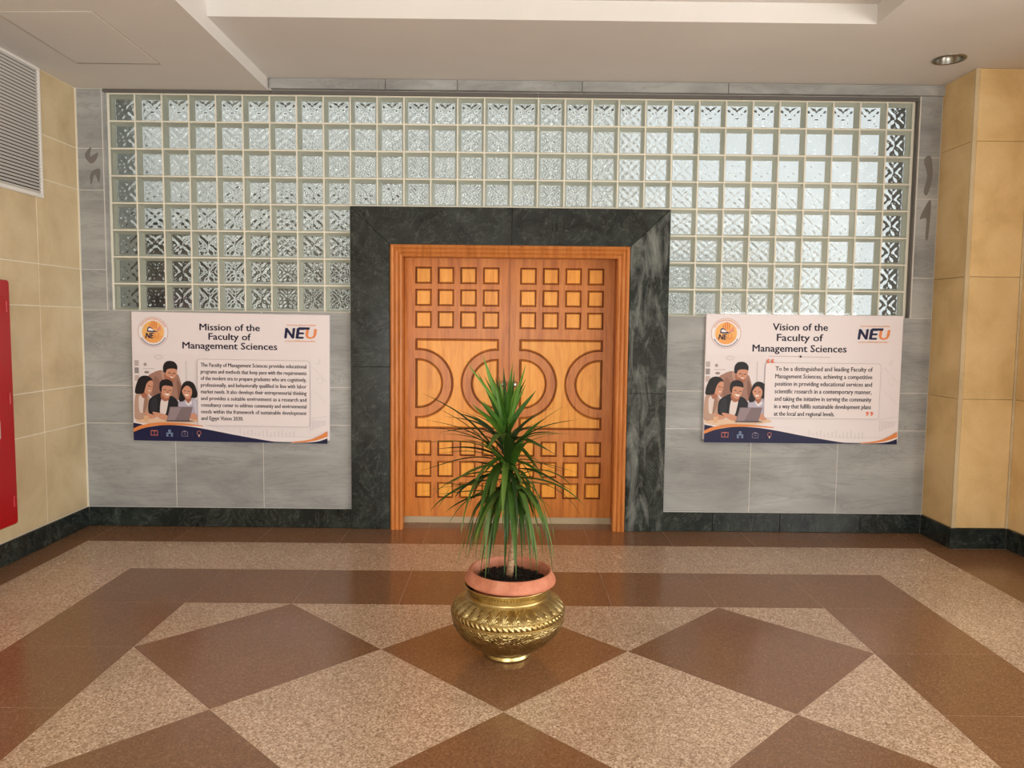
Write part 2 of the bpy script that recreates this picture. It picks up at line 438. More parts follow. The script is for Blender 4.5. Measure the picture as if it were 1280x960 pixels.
def block_mesh(variant):
    bm = bmesh.new(); h = .0955; hr = .077; d0, d1 = .006, .062
    # clear front pane
    S = rect(-h, h, -h, h); fr = lambda a, b, c: (a, c, b)
    loops(bm, fr, [(S, d0), (S, .0015), (inset2(S, .003), 0)], mis=[0, 0], cap=0, capstart=0)
    # coated side walls running back to the patterned pane
    R = rect(-hr, hr, -hr, hr)
    loops(bm, fr, [(S, d0+.0005), (R, d1), (rect(-.0955, .0955, -.0955, .0955), d1+.004)], mis=[2, 2])
    # patterned rear pane
    n = 30; G = []
    rr = random.Random(variant*13+5)
    ph = [rr.uniform(0, 6.28) for _ in range(6)]
    for j in range(n+1):
        row = []
        for i in range(n+1):
            x, z = -hr+2*hr*i/n, -hr+2*hr*j/n
            X, Z = abs(x)/hr, z/hr
            rad = math.hypot(X, Z); an = math.atan2(Z, X)
            aZ = math.sqrt(Z*Z+.015)          # ribs that fan out from the middle of the block
            w = .0034*math.sin(7.5*(X-.85*aZ)+.8*math.sin(4*Z+1)+.4)
            w += .0012*math.sin(11*(X*.6+aZ)+.5*math.sin(6*X)+1.3*(Z > 0))
            w += .0005*math.sin(10*X-7*Z+.6)
            e = min(1, (1-max(abs(x), abs(z))/hr)*7)
            row.append(bm.verts.new((x, d1+.006-w*e*1.1, z)))
        G.append(row)
    back = [[bm.verts.new((-hr+2*hr*i, d1+.014, -hr+2*hr*j)) for i in (0, 1)] for j in (0, 1)]
    for j in range(n):
        for i in range(n):
            f = bm.faces.new((G[j][i], G[j][i+1], G[j+1][i+1], G[j+1][i])); f.material_index = 1; f.smooth = True
    b00, b01, b10, b11 = back[0][0], back[0][1], back[1][0], back[1][1]
    for vs in ([b00, b10, b11, b01], [G[0][i] for i in range(n, -1, -1)]+[b00, b01],
               [G[n][i] for i in range(n+1)]+[b11, b10], [G[j][0] for j in range(n+1)]+[b10, b00],
               [G[j][n] for j in range(n, -1, -1)]+[b01, b11]):
        f = bm.faces.new(vs); f.material_index = 1
    bmesh.ops.recalc_face_normals(bm, faces=bm.faces)
    me = bpy.data.meshes.new('glass_block'); bm.to_mesh(me); bm.free()
    for k in ('clear', 'pattern', 'coat'): me.materials.append(M[k])
    return me
cells = [(c, r) for r in range(8) for c in range(30) if not (r >= 4 and 9 <= c < 21)]
bm = bmesh.new(); w = .0055
X = lambda k: XB0+PITCHB*k
Z = lambda k: ZTB-PITCHB*k
for k in range(31):
    zb = Z(4) if 9 < k < 21 else Z(8)
    e = .006 if k in (0, 30) else 0
    box(bm, X(k)-w-e, X(k)+w+e, YB-.001, YB+.085, zb-w, Z(0)+w)
for r in range(9):
    segs = [(0, 30)] if r <= 4 else [(0, 9), (21, 30)]
    for a, b in segs:
        for k in range(a, b): box(bm, X(k)+w, X(k+1)-w, YB-.0015, YB+.085, Z(r)-w, Z(r)+w)
window = structure(link('window_1', bm, M['mortar']))
bms = [block_mesh(v) for v in range(3)]
for c, r in cells:
    o = linkme('glass_block', bms[(c*7+r*3) % 3], window)
    o.location = (X(c)+PITCHB/2, YB+.004, Z(r)-PITCHB/2)

# ------------------------------------------------------------------ open court seen through the glass
bm = bmesh.new(); box(bm, -7, 10, .3, 6, -.2, -.003)
structure(link('floor_court', bm, plain('court_paving', (120, 116, 108), .6)))
bm = bmesh.new(); box(bm, -7, 1.7, 3.4, 3.7, 0, 4.6); box(bm, 1.7, 3.5, 3.4, 3.7, 0, 2.75); box(bm, -4.3, -4.1, .3, 3.4, 0, 4.6)
wc = structure(link('wall_court', bm, mat_paint('court_plaster', (232, 232, 230))))
for k in range(9):
    x = -4.0+.78*k
    bm = bmesh.new(); P = rect(x, x+.34, .6, 4.3 if x < 1.3 else 2.5); loops(bm, BACK(3.4), [(P, 0), (P, .05), (inset2(P, .02), .06)], cap=0); link('facade_panel', bm, plain('facade_panel_grey', (166, 170, 167), .6), wc)
for x0, x1 in ((-2.95, -2.4), (-1.95, -1.45)):
    bm = bmesh.new(); P = rect(x0, x1, 0, 2.62); loops(bm, BACK(3.335), [(P, 0), (P, .05), (inset2(P, .03), .06)], cap=0); link('dark_shutter', bm, plain('shutter_dark', (52, 52, 48), .5), wc)
for x0, x1 in ((-3.6, -3.10), (3.16, 3.7)):
    bm = bmesh.new(); box(bm, x0, x1, .145, .62, 0, 3.4)
    link('pier', bm, mat_paint('pier_render', (176, 178, 172) if x0 < 0 else (118, 120, 118)), wc)  # right pier coloured darker to stand for its unlit face
bm = bmesh.new(); box(bm, -7, 10, .3, .6, 3.4, 3.6)
structure(link('ceiling_court', bm, mat_paint('court_soffit', (150, 150, 146))))
cab = thing('dark_cabinet', 'tall dark cabinet blurred behind the lower left glass blocks', 'cabinet', (-3.45, 1.6, 0))
bm = bmesh.new(); box(bm, -.36, .36, -.25, .25, .06, 2.4)
link('body', bm, plain('cabinet_dark', (38, 40, 38), .5), cab)
bm = bmesh.new(); box(bm, -.34, .34, -.22, .24, 0, .06); link('plinth', bm, plain('cabinet_plinth', (26, 26, 25), .6), cab)
for s in (-1, 1):
    bm = bmesh.new(); box(bm, min(s*.005, s*.35), max(s*.005, s*.35), -.27, -.25, .08, 2.38)
    link('door', bm, plain('cabinet_door', (46, 48, 45), .45), cab)

# ------------------------------------------------------------------ marble door surround
ys_ = -.055
so, si = 1.196, .900
ZH, ZHI = az(2.452, ys_), az(2.17, ys_)
bm = bmesh.new()
box(bm, -1.19, -.845, -.01, .13, 0, ZH-.005); box(bm, .845, 1.19, -.01, .13, 0, ZH-.005); box(bm, -.845, .845, -.01, .13, 2.16, ZH-.005)
surround = structure(link('trim_1', bm, M['backing']))
def ms(poly, m='green'): slab('marble_slab', poly, BACK(0.0), -ys_, M[m], surround, .0009, .002)
ms(rect(-so, -si, 0, az(1.245, ys_)))
ms([(-so, az(1.245, ys_)), (-si, az(1.245, ys_)), (-si, ZHI), (-so, ZH)])
ms([(-so, ZH), (-si, ZHI), (0.012, ZHI), (.012, ZH)])
ms([(.012, ZH), (.012, ZHI), (si, ZHI), (so, ZH)])
ms([(so, ZH), (si, ZHI), (si, az(1.06, ys_)), (so, az(1.06, ys_))], 'green_streaked')
ms(rect(si, so, 0, az(1.06, ys_)), 'green_streaked')

# ------------------------------------------------------------------ door
YD = .15
bm = bmesh.new()
JX = .818
for s in (-1, 1):
    a, b = sorted((s*JX, s*(JX+.03))); box(bm, a, b, -.05, .2, 0, 2.12)
box(bm, -JX-.03, JX+.03, -.05, .2, 2.09, 2.125)
box(bm, -JX, JX, YD+.045, YD+.07, .0, 2.1)
door = structure(link('door_1', bm, M['wood']))
bm = bmesh.new(); box(bm, -JX, JX, YD+.005, YD+.05, 0, .05); link('threshold', bm, M['threshold'], door)
# reeded, mitred casing
co_, ci_ = ax(.909, -.075), ax(.814, -.075)
zt_o, zt_i = az(2.174, -.075), az(2.074, -.075)
wd = co_-ci_
prof = [(0, -.05), (0, .0)]
for k in range(3):
    a = k/3
    for t in (.06, .2, .5, .8, .94): prof.append(((a+t/3)*wd, .004+.016*math.sin(math.pi*t)**.6 - .004*k))
prof += [(wd, -.012), (wd, -.05)]
def casing(side):
    bm = bmesh.new(); A, B = [], []
    for w_, h in prof:
        y = -.058-h
        if side == 'top':
            A.append(bm.verts.new((-co_+w_, y, zt_o-w_))); B.append(bm.verts.new((co_-w_, y, zt_o-w_)))
        else:
            s = -1 if side == 'l' else 1
            A.append(bm.verts.new((s*(co_-w_), y, 0))); B.append(bm.verts.new((s*(co_-w_), y, zt_o-w_)))
    for i in range(len(A)-1): bm.faces.new((A[i], A[i+1], B[i+1], B[i]))
    bm.faces.new(A); bm.faces.new(B); bm.faces.new((A[0], A[-1], B[-1], B[0]))
    link('casing', bm, M['wood_case'], door)
for s in ('l', 'r', 'top'): casing(s)
COLS = [(.078, .209), (.253, .384), (.428, .558), (.601, .731)]
RT = [(1.883, 2.016), (1.712, 1.846), (1.541, 1.676)]
RB = [(.54, .665), (.372, .503), (.204, .335)]
AZ0, AZ1 = .754, 1.464
k_ = (YD-CAM.y)/(.13-CAM.y)
def dx(x): return x*k_
def dz(z): return CAM.z+(z-CAM.z)*k_
COLS = [(dx(a), dx(b)) for a, b in COLS]; RT = [(dz(a), dz(b)) for a, b in RT]; RB = [(dz(a), dz(b)) for a, b in RB]
AZ0, AZ1 = dz(AZ0), dz(AZ1)
ZB, ZTOP = .052, 2.085
ACZ = dz(1.113); RIN, ROUT = .197, .258
def arc(cx, cz, r, a0, a1, n):
    return [(cx+r*math.cos(a0+(a1-a0)*i/n), cz+r*math.sin(a0+(a1-a0)*i/n)) for i in range(n+1)]
def panel(name, poly, parent, b1=.017, raise_=.003, flat=False):
    bm = bmesh.new()
    fr = BACK(YD)
    loops(bm, fr, [(poly, -.02), (poly, 0), (inset2(poly, .0035), .0035), (inset2(poly, .007), -.009), (inset2(poly, .0095), -.009), (inset2(poly, b1), raise_)],
          mis=[2, 2, 1, 1, 2], cap=0)
    return link(name, bm, [M['wood_gold'], M['wood_dark'], M['wood']], parent)
def leaf(s):
    gapx = .0015
    bm = bmesh.new()
    B = lambda x0, x1, z0, z1: box(bm, min(s*x0, s*x1), max(s*x0, s*x1), YD, YD+.04, z0, z1)
    xi, xo = COLS[0][0], COLS[3][1]
    B(gapx, xi, ZB, ZTOP); B(xo, JX-.002, ZB, ZTOP)                       # stiles
    B(xi, xo, ZB, RB[2][0]); B(xi, xo, RT[0][1], ZTOP)                    # rails
    B(xi, xo, RB[0][1], AZ0); B(xi, xo, AZ1, RT[2][0])
    for R in (RT, RB):
        for a, b in zip(R, R[1:]): B(xi, xo, b[1], a[0])
        for z0, z1 in R:
            for (a0, a1), (b0, b1) in zip(COLS, COLS[1:]): B(a1, b0, z0, z1)
    # the two D-shaped bands in the middle panel
    for sd in (0, 1):
        xe = xi if sd == 0 else xo
        cx = xe+(.024 if sd == 0 else -.024)
        sg = 1 if sd == 0 else -1
        def D(r):
            a = math.acos(min(1, .024/r)); base = 0 if sd == 0 else math.pi
            return [(s*p, q) for p, q in arc(cx, ACZ, r, base-(math.pi-a), base+(math.pi-a), 40)]
        out, inn = D(ROUT), D(RIN)
        for i in range(len(out)-1):
            a, b, c, d = out[i], out[i+1], inn[i+1], inn[i]
            vs = [bm.verts.new((p[0], YD, p[1])) for p in (a, b, c, d)]; bm.faces.new(vs)
    bmesh.ops.remove_doubles(bm, verts=bm.verts, dist=1e-6)
    lf = link('door_leaf', bm, M['wood'], door)
    for R in (RT, RB):
        for z0, z1 in R:
            for x0, x1 in COLS:
                panel('square_panel', rect(min(s*x0, s*x1), max(s*x0, s*x1), z0, z1), lf)
    for sd in (0, 1):
        xe = xi if sd == 0 else xo
        cx = xe+(.024 if sd == 0 else -.024)
        a = math.acos(.024/RIN); base = 0 if sd == 0 else math.pi
        P = [(s*p, q) for p, q in arc(cx, ACZ, RIN, base-(math.pi-a), base+(math.pi-a), 40)]
        panel('half_round_panel', P, lf, .02)
    # field between the arches
    a = math.acos(.024/ROUT)
    Lc, Rc = xi+.024, xo-.024
    P = [(xi, AZ0), (xo, AZ0)]
    P += arc(Rc, ACZ, ROUT, -(a)+0, -(2*math.pi-a), 44) if False else [(Rc+ROUT*math.cos(t), ACZ+ROUT*math.sin(t)) for t in [math.pi+(math.pi-a)-i/44*2*(math.pi-a) for i in range(45)]]
    P += [(xo, AZ1), (xi, AZ1)]
    P += [(Lc+ROUT*math.cos(t), ACZ+ROUT*math.sin(t)) for t in [(math.pi-a)-i/44*2*(math.pi-a) for i in range(45)]]
    panel('field_panel', [(s*p, q) for p, q in P], lf, .02)
    # knob
    kx, kz = s*dx(.041), dz(1.113)
    bm = bmesh.new()
    lathe(bm, [(0, -.004), (.028, -.004), (.029, .002), (.024, .006), (.011, .01), (.010, .03), (.02, .036), (.026, .047), (.024, .058), (.014, .066), (0, .068)], 24)
    bmesh.ops.rotate(bm, verts=bm.verts, cent=(0, 0, 0), matrix=Matrix.Rotation(math.pi/2, 3, 'X'))
    bmesh.ops.translate(bm, verts=bm.verts, vec=(kx, YD-.002, kz))
    kn = link('knob', bm, M['chrome'], lf, True); kn['label'] = 'round chrome knob'
    return lf
LL = leaf(-1); LR = leaf(1)
bm = bmesh.new()
P = [(dx(.04)+.011*math.cos(t*.3927), dz(.938)+(.02 if math.sin(t*.3927) > 0 else .024)*math.sin(t*.3927)) for t in range(16)]
loops(bm, BACK(YD), [(P, -.002), (P, .004), (inset2(P, .003), .006)], cap=0)
link('keyhole_plate', bm, M['chrome'], LR)

# ------------------------------------------------------------------ left wall
bm = bmesh.new(); box(bm, XL-.2, XL-.0012, -9.4, .14, 0, ZC+.3)
wall_left = structure(link('wall_left', bm, M['grout_pale']))
for z0, z1 in zip(ROWS, ROWS[1:]):
    z1 = min(z1, ZCL)
    yb = [-.02, -.542]+[-.542-.66*k for k in range(1, 8)]
    for y1, y0 in zip(yb, yb[1:]):
        slab('limestone_tile', rect(y0, y1, z0, z1), LEFT(XL-.02), .02, M['lime'], wall_left, .0028, .0008, random.uniform(-.001, .001))
bm = bmesh.new(); box(bm, XL, XL+.008, -.031, -.02, .15, ZCL); link('corner_joint', bm, M['grout_pale'], wall_left)

# ------------------------------------------------------------------ right pillar and wall
bm = bmesh.new()
box(bm, XR+.02, XR2+.4, YP+.02, .0, 0, ZC); box(bm, XR2+.02, XR2+.4, -2.1, YP+.02, 0, ZC)
wall_right = structure(link('wall_right', bm, M['grout']))
PR = [.148, 1.08, 1.945, 2.88, ZC]
for z0, z1 in zip(PR, PR[1:]):
    slab('limestone_tile', rect(YP+.0125, -.02, z0, z1), RIGHT(XR+.02), .02, M['lime_warm'], wall_right, .0012, .0015)
    slab('limestone_tile', rect(XR+.028, XR2-.018, z0, z1), BACK(YP+.02), .02, M['lime_warm'], wall_right, .0012, .0015)
    for y1, y0 in ((YP, -1.1), (-1.1, -1.75), (-1.75, -2.1)):
        slab('limestone_tile', rect(y0, y1, z0, z1), RIGHT(XR2+.02), .02, M['lime_warm'], wall_right, .0012, .0015)
bm = bmesh.new(); box(bm, XR-.001, XR+.0265, YP-.002, YP+.0125, .148, ZC); link('corner_strip', bm, M['lime'], wall_right)
bm = bmesh.new(); box(bm, XR2-.0175, XR2-.0005, YP-.002, YP+.02, .148, ZC); link('corner_strip', bm, M['lime'], wall_right)

# rear of the hall (behind the camera): wall with a glazed entrance opening and one added for the fill lamp
bm = bmesh.new()
for x0, x1, z0, z1 in ((XL-.2, 9, 2.95, ZC+.2), (XL-.2, -2.2, 0, 2.95), (1.0, 3.9, 0, 2.95), (8.5, 9, 0, 2.95), (-2.2, 1.0, 0, .13), (3.9, 8.5, 0, .12), (-2.2, 8.5, 1.87, 2.95)):
    box(bm, x0, x1, -9.3, -9.1, z0, z1)
structure(link('wall_rear', bm, M['plaster']))
bm = bmesh.new(); box(bm, 8.8, 9.0, -9.3, -7.7, 0, ZC+.2); box(bm, 8.8, 9.0, -2.9, .0, 0, ZC+.2); box(bm, 8.8, 9.0, -7.7, -2.9, 2.3, ZC+.2); box(bm, 8.8, 9.0, -7.7, -2.9, 0, .12); box(bm, XR2+.4, 8.8, -2.1, -1.9, 0, ZC+.2)
structure(link('wall_side', bm, M['plaster']))

# ------------------------------------------------------------------ baseboards
def board(name, pieces):
    root = None
    for fr, poly in pieces:
        if root is None:
            bm = bmesh.new(); P = inset2(poly, .0008); loops(bm, fr, [(P, 0), (P, .014), (inset2(P, .002), .016)], cap=0)
            root = structure(link(name, bm, M['green']))
        else: slab('marble_slab', poly, fr, .016, M['green'], root, .0008, .002)
HB = .148
board('baseboard_back', [(BACK(YT), rect(a, b, 0, HB)) for a, b in ((XL+.016, -2.2), (-2.2, -1.2), (1.195, 1.58), (1.58, 2.1), (2.1, 2.72), (2.72, XR-.016))])
board('baseboard_left', [(LEFT(XL), rect(b, a, 0, HB)) for a, b in ((-.036, -.86), (-.86, -1.9), (-1.9, -3.0), (-3.0, -4.6))])
board('baseboard_right', [(RIGHT(XR), rect(YP, -.036, 0, HB)), (BACK(YP), rect(XR-.016, XR2-.016, 0, HB)), (RIGHT(XR2), rect(-1.2, YP-.016, 0, HB)), (RIGHT(XR2), rect(-2.1, -1.2, 0, HB))])

# ------------------------------------------------------------------ wall vent
v = thing('air_vent', 'white louvred air vent high on the left limestone wall', 'vent', (XL, -.98, 2.41))
L = lambda x: x
y0, y1, z0, z1 = -1.5, -.478, 2.408, 3.283
bm = bmesh.new()
for (a, b, c, d) in ((y0, y1, z0, z0+.028), (y0, y1, z1-.022, z1), (y1-.026, y1, z0+.028, z1-.022), (y0, y0+.026, z0+.028, z1-.022)):
    P = rect(a, b, c, d); loops(bm, LEFT(0), [(P, 0), (P, .014), (inset2(P, .004), .018)], cap=0)
bmesh.ops.translate(bm, verts=bm.verts, vec=(0, .98, -2.41)); link('frame', bm, M['white_metal'], v)
bm = bmesh.new(); box(bm, .001, .003, y0+.02+.98, y1-.02+.98, z0+.02-2.41, z1-.02-2.41); link('duct_shadow_plate', bm, M['black'], v)
ns = 37
bm = bmesh.new(); q = [(.004, -.002), (.006, -.004), (.0175, .0075), (.0155, .0095)]
A = [bm.verts.new((x, y0+.026+.98, z)) for x, z in q]; B_ = [bm.verts.new((x, y1-.026+.98, z)) for x, z in q]
for i in range(4): bm.faces.new((A[i], A[(i+1) % 4], B_[(i+1) % 4], B_[i]))
bm.faces.new(A); bm.faces.new(B_)
bmesh.ops.recalc_face_normals(bm, faces=bm.faces)
sm = bpy.data.meshes.new('slat'); bm.to_mesh(sm); bm.free(); sm.materials.append(M['grey_metal'])
for k in range(ns):
    o = linkme('slat', sm, v); o.location = (0, 0, z0+.034-2.41+(z1-z0-.062)*k/(ns-1))

# ------------------------------------------------------------------ red fire hose cabinet
c = thing('fire_hose_cabinet', 'red steel fire hose cabinet mounted on the left limestone wall', 'cabinet', (XL+.0025, -1.5, .285))
d = .115; cy0, cy1, cz0, cz1 = -.45, .455, 0, 1.535
def rrect(x0, x1, y0, y1, r, n=5):
    P = []
    for cx, cy, a in ((x1-r, y0+r, -90), (x1-r, y1-r, 0), (x0+r, y1-r, 90), (x0+r, y0+r, 180)):
        P += [(cx+r*math.cos(math.radians(a+90*i/n)), cy+r*math.sin(math.radians(a+90*i/n))) for i in range(n+1)]
    return P
bm = bmesh.new(); P = rrect(cy0, cy1, cz0, cz1, .02)
loops(bm, LEFT(0), [(P, 0), (P, d-.006), (inset2(P, .006), d)], cap=0); link('body', bm, M['red'], c)
bm = bmesh.new(); P = rrect(cy0+.03, cy1-.045, .05, cz1-.1, .012)
loops(bm, LEFT(0), [(P, d), (P, d+.004), (inset2(P, .003), d+.006)], cap=0); dr = link('door', bm, M['red'], c)
for z in (.15, .8, 1.37):
    bm = bmesh.new(); tube(bm, [(d+.007, cy1-.045, z-.035), (d+.007, cy1-.045, z+.035)], .006, 8); link('hinge', bm, M['red'], c)
bm = bmesh.new(); P = rrect(-.16, .305, .56, .68, .01); loops(bm, LEFT(0), [(P, d+.006), (P, d+.008), (inset2(P, .002), d+.009)], cap=0); link('label_plate', bm, M['grey_metal'], dr)
bm = bmesh.new(); P = rrect(-.33, -.29, .62, .78, .01); loops(bm, LEFT(0), [(P, d+.006), (P, d+.02), (inset2(P, .006), d+.026)], cap=0); link('handle', bm, M['chrome'], dr)

# ------------------------------------------------------------------ recessed downlight
dl = thing('ceiling_light', 'round recessed downlight, switched off, in the ceiling by the right pillar', 'light', (2.913, -.597, ZC))
bm = bmesh.new(); lathe(bm, [(.085, -.001), (.086, -.006), (.1, -.007), (.106, -.003), (.106, 0)], 40); link('trim_ring', bm, M['steel'], dl, True)
bm = bmesh.new(); lathe(bm, [(.086, -.001), (.083, .02), (.07, .06), (.045, .085), (.0, .09)], 40); link('reflector', bm, M['steel'], dl, True)
bm = bmesh.new(); lathe(bm, [(.02, .088), (.022, .06), (.034, .035), (.03, .02), (0, .014)], 24); link('bulb', bm, plain('bulb_glass', (176, 172, 160), .2), dl, True)

# ------------------------------------------------------------------ posters
def print_mat(rgb, _c={}):
    if rgb not in _c:
        m = plain('print_%02x%02x%02x' % rgb, rgb, .5, 0, .3); _c[rgb] = m
    return _c[rgb]
PX, PZ, PW, PH = 165.0, 164.0, 1.49, .955
def flat(name, layers, parent, h0, tf, dh=.00012, m0=None):
    """flat print: (colour, polygon, smoothing) layers, each a hair above the last"""
    bm = bmesh.new(); mats = []; h = h0
    for colr, P, sm in layers:
        m = print_mat(colr)
        if m not in mats: mats.append(m)
        Q = smooth([tuple(p) for p in P], sm) if sm else P
        vs = [bm.verts.new((tf(*p)[0], -h, tf(*p)[1])) for p in Q]
        f = bm.faces.new(vs); f.material_index = mats.index(m); f.normal_update()
        if f.normal.y > 0: f.normal_flip()
        h += dh
    return link(name, bm, mats, parent, recalc=False)
def oval(cx, cy, rx, ry=None, n=28): ry = ry or rx; return [(cx+rx*math.cos(6.28318*i/n), cy+ry*math.sin(6.28318*i/n)) for i in range(n)]
def ring(cx, cy, r, w, a0=0, a1=360, n=40):
    a0, a1 = math.radians(a0), math.radians(a1)
    return [(cx+r*math.cos(a0+(a1-a0)*i/n), cy+r*math.sin(a0+(a1-a0)*i/n)) for i in range(n+1)] + [(cx+(r-w)*math.cos(a1-(a1-a0)*i/n), cy+(r-w)*math.sin(a1-(a1-a0)*i/n)) for i in range(n+1)]
def text_bm(bm, txt, x, z, width=None, cap=.02, bold=0.0, shear=0, align='L', h=.004, mi=0, res=2):
    """x: left edge (L) or centre (C); cap: height of a capital; width: set width of the line"""
    cu = bpy.data.curves.new('t', 'FONT'); cu.body = txt; cu.size = 1; cu.resolution_u = res; cu.shear = shear
    ob = bpy.data.objects.new('t', cu); COL.objects.link(ob)
    dg = bpy.context.evaluated_depsgraph_get(); me = bpy.data.meshes.new_from_object(ob.evaluated_get(dg))
    bpy.data.objects.remove(ob); bpy.data.curves.remove(cu)
    xs = [v.co.x for v in me.vertices]; x0, x1 = min(xs), max(xs)
    sz = cap/.72; sx = sz if width is None else width/(x1-x0)
    off = x - (x1-x0)*sx/2 if align == 'C' else x
    for bx, bz in (((0, 0),) if not bold else ((-bold, 0), (bold, 0), (0, bold*.5), (0, -bold*.5))):   # heavier strokes
        vs = [bm.verts.new((off+(v.co.x-x0)*sx+bx*sz, -h, z+(v.co.y+bz)*sz)) for v in me.vertices]
        h += .00001
        for p in me.polygons:
            try: f = bm.faces.new([vs[i] for i in p.vertices])
            except ValueError: continue
            f.material_index = mi; f.normal_update()
            if f.normal.y > 0: f.normal_flip()
    bpy.data.meshes.remove(me)
NAVY, ORG, INK = (24, 26, 66), (226, 138, 74), (38, 30, 46)
WHITE, PALE = (236, 228, 228), (214, 206, 208)
SK, SKD, HAIR = (208, 150, 122), (170, 108, 84), (28, 24, 26)

def people_layers():
    o = []
    A = lambda c, P, s=4: o.append((c, P, s))
    # office behind, desk
    A((231, 222, 222), [(70, 560), (800, 560), (820, 1340), (70, 1340)], 0)
    A((186, 174, 170), [(80, 645), (132, 645), (132, 712), (80, 712)], 0); A((150, 140, 138), [(80, 730), (132, 730), (132, 800), (80, 800)], 0)
    A((196, 178, 172), [(80, 820), (135, 820), (135, 890), (80, 890)], 0); A((168, 152, 146), oval(208, 692, 20), 0); A((150, 134, 126), oval(225, 785, 30, 16), 0)
    A((208, 198, 198), [(180, 735), (320, 735), (320, 748), (180, 748)], 0)
    A((214, 206, 206), oval(370, 602, 55, 30), 0); A((226, 218, 216), oval(370, 602, 40, 19), 0)
    A((212, 204, 204), [(690, 640), (706, 640), (706, 1000), (690, 1000)], 0)
    A((228, 196, 166), [(85, 1330), (420, 1335), (860, 1330), (900, 1365), (700, 1400), (85, 1420)], 0)
    # standing man in brown
    A((164, 124, 108), [(236, 850), (300, 790), (400, 758), (470, 800), (540, 850), (590, 800), (628, 880), (648, 1000), (630, 1090), (600, 1110), (420, 1100), (260, 1060)], 4)
    A((146, 106, 92), [(330, 830), (380, 900), (390, 1080), (300, 1080), (300, 900)], 4)
    A((138, 98, 84), [(590, 860), (640, 980), (625, 1100), (600, 1090), (585, 960)], 4)
    A((188, 148, 130), [(400, 770), (460, 790), (450, 880), (410, 850)], 4)
    A(SKD, [(440, 800), (560, 800), (550, 890), (500, 930), (450, 880)], 4)
    A(SK, [(452, 750), (500, 728), (584, 738), (586, 790), (566, 836), (530, 864), (486, 850), (456, 810)], 4)
    A(HAIR, [(424, 770), (426, 700), (460, 655), (510, 645), (560, 658), (592, 700), (590, 748), (560, 738), (500, 738), (468, 752), (450, 790)], 4)
    A(HAIR, [(480, 782), (516, 786), (515, 795), (480, 791)], 0); A(HAIR, [(536, 792), (572, 788), (572, 797), (537, 801)], 0)
    A(SKD, [(522, 795), (538, 822), (516, 822)], 0); A((240, 228, 222), [(500, 832), (548, 836), (524, 848)], 0); A((120, 72, 58), [(470, 828), (490, 852), (530, 868), (530, 860), (496, 846)], 0)
    # woman on the left
    A((188, 154, 134), [(85, 1070), (150, 1040), (230, 1055), (262, 1110), (260, 1280), (240, 1320), (85, 1345)], 4)
    A((222, 206, 200), [(130, 1080), (190, 1060), (200, 1140), (165, 1290), (130, 1240)], 4)
    A((160, 124, 104), [(200, 1065), (236, 1130), (205, 1240), (172, 1290)], 3)
    A(SKD, [(150, 1000), (230, 1020), (225, 1080), (170, 1090)], 4)
    A(SK, [(190, 940), (240, 880), (296, 890), (300, 950), (285, 1010), (255, 1048), (215, 1040), (188, 1000)], 4)
    A(HAIR, [(84, 1000), (100, 930), (140, 850), (200, 825), (260, 838), (300, 882), (262, 884), (226, 920), (205, 980), (190, 1030), (150, 1045), (90, 1040)], 4)
    A((60, 34, 30), [(238, 940), (268, 950), (266, 958), (238, 948)], 0); A((60, 34, 30), [(278, 952), (294, 950), (294, 957), (279, 960)], 0); A((236, 220, 214), [(240, 998), (276, 1004), (256, 1016)], 0)
    A(SK, [(85, 1300), (180, 1270), (320, 1285), (330, 1325), (230, 1345), (90, 1350)], 4); A((188, 154, 134), [(85, 1270), (200, 1285), (205, 1325), (85, 1350)], 4)
    # seated man in black
    A((28, 28, 34), [(240, 1260), (250, 1120), (320, 1060), (400, 1030), (480, 1060), (540, 1070), (598, 1130), (612, 1200), (520, 1300), (400, 1320), (290, 1290)], 4)
    A((44, 44, 52), [(270, 1130), (330, 1080), (350, 1180), (320, 1260), (270, 1240)], 4)
    A((226, 214, 210), [(395, 1110), (440, 1130), (480, 1100), (470, 1190), (440, 1290), (380, 1280)], 4)
    A(SKD, [(396, 1040), (490, 1060), (484, 1110), (440, 1130), (400, 1100)], 4)
    A(SK, [(392, 950), (440, 925), (530, 935), (530, 990), (512, 1050), (470, 1092), (430, 1075), (400, 1030)], 4)
    A(HAIR, [(378, 985), (384, 905), (420, 872), (480, 866), (528, 895), (538, 950), (500, 945), (440, 940), (410, 960), (402, 1020)], 4)
    A((50, 32, 28), [(424, 982), (458, 990), (457, 998), (424, 990)], 0); A((50, 32, 28), [(486, 998), (518, 992), (518, 1000), (487, 1006)], 0)
    A(SKD, [(470, 995), (486, 1026), (462, 1026)], 0); A((244, 234, 228), [(438, 1034), (500, 1042), (468, 1060)], 3)
    A(SK, [(290, 1260), (380, 1270), (470, 1300), (480, 1340), (420, 1350), (330, 1310)], 4)
    # woman on the right
    A((184, 178, 196), [(600, 1150), (660, 1090), (740, 1080), (820, 1110), (850, 1200), (830, 1310), (640, 1300)], 4)
    A((204, 198, 212), [(780, 1110), (830, 1130), (842, 1220), (815, 1280), (790, 1200)], 4)
    A(SKD, [(680, 1050), (760, 1050), (750, 1120), (715, 1150), (685, 1110)], 4)
    A(HAIR, [(612, 1120), (626, 1020), (650, 930), (690, 888), (740, 882), (790, 910), (820, 980), (836, 1050), (800, 1085), (740, 1075), (700, 1060), (670, 1120)], 4)
    A(SK, [(650, 980), (690, 930), (745, 945), (768, 1000), (758, 1060), (722, 1094), (684, 1078), (656, 1030)], 4)
    A(HAIR, [(640, 1010), (655, 930), (700, 900), (760, 920), (775, 990), (740, 950), (700, 938), (664, 970)], 3)
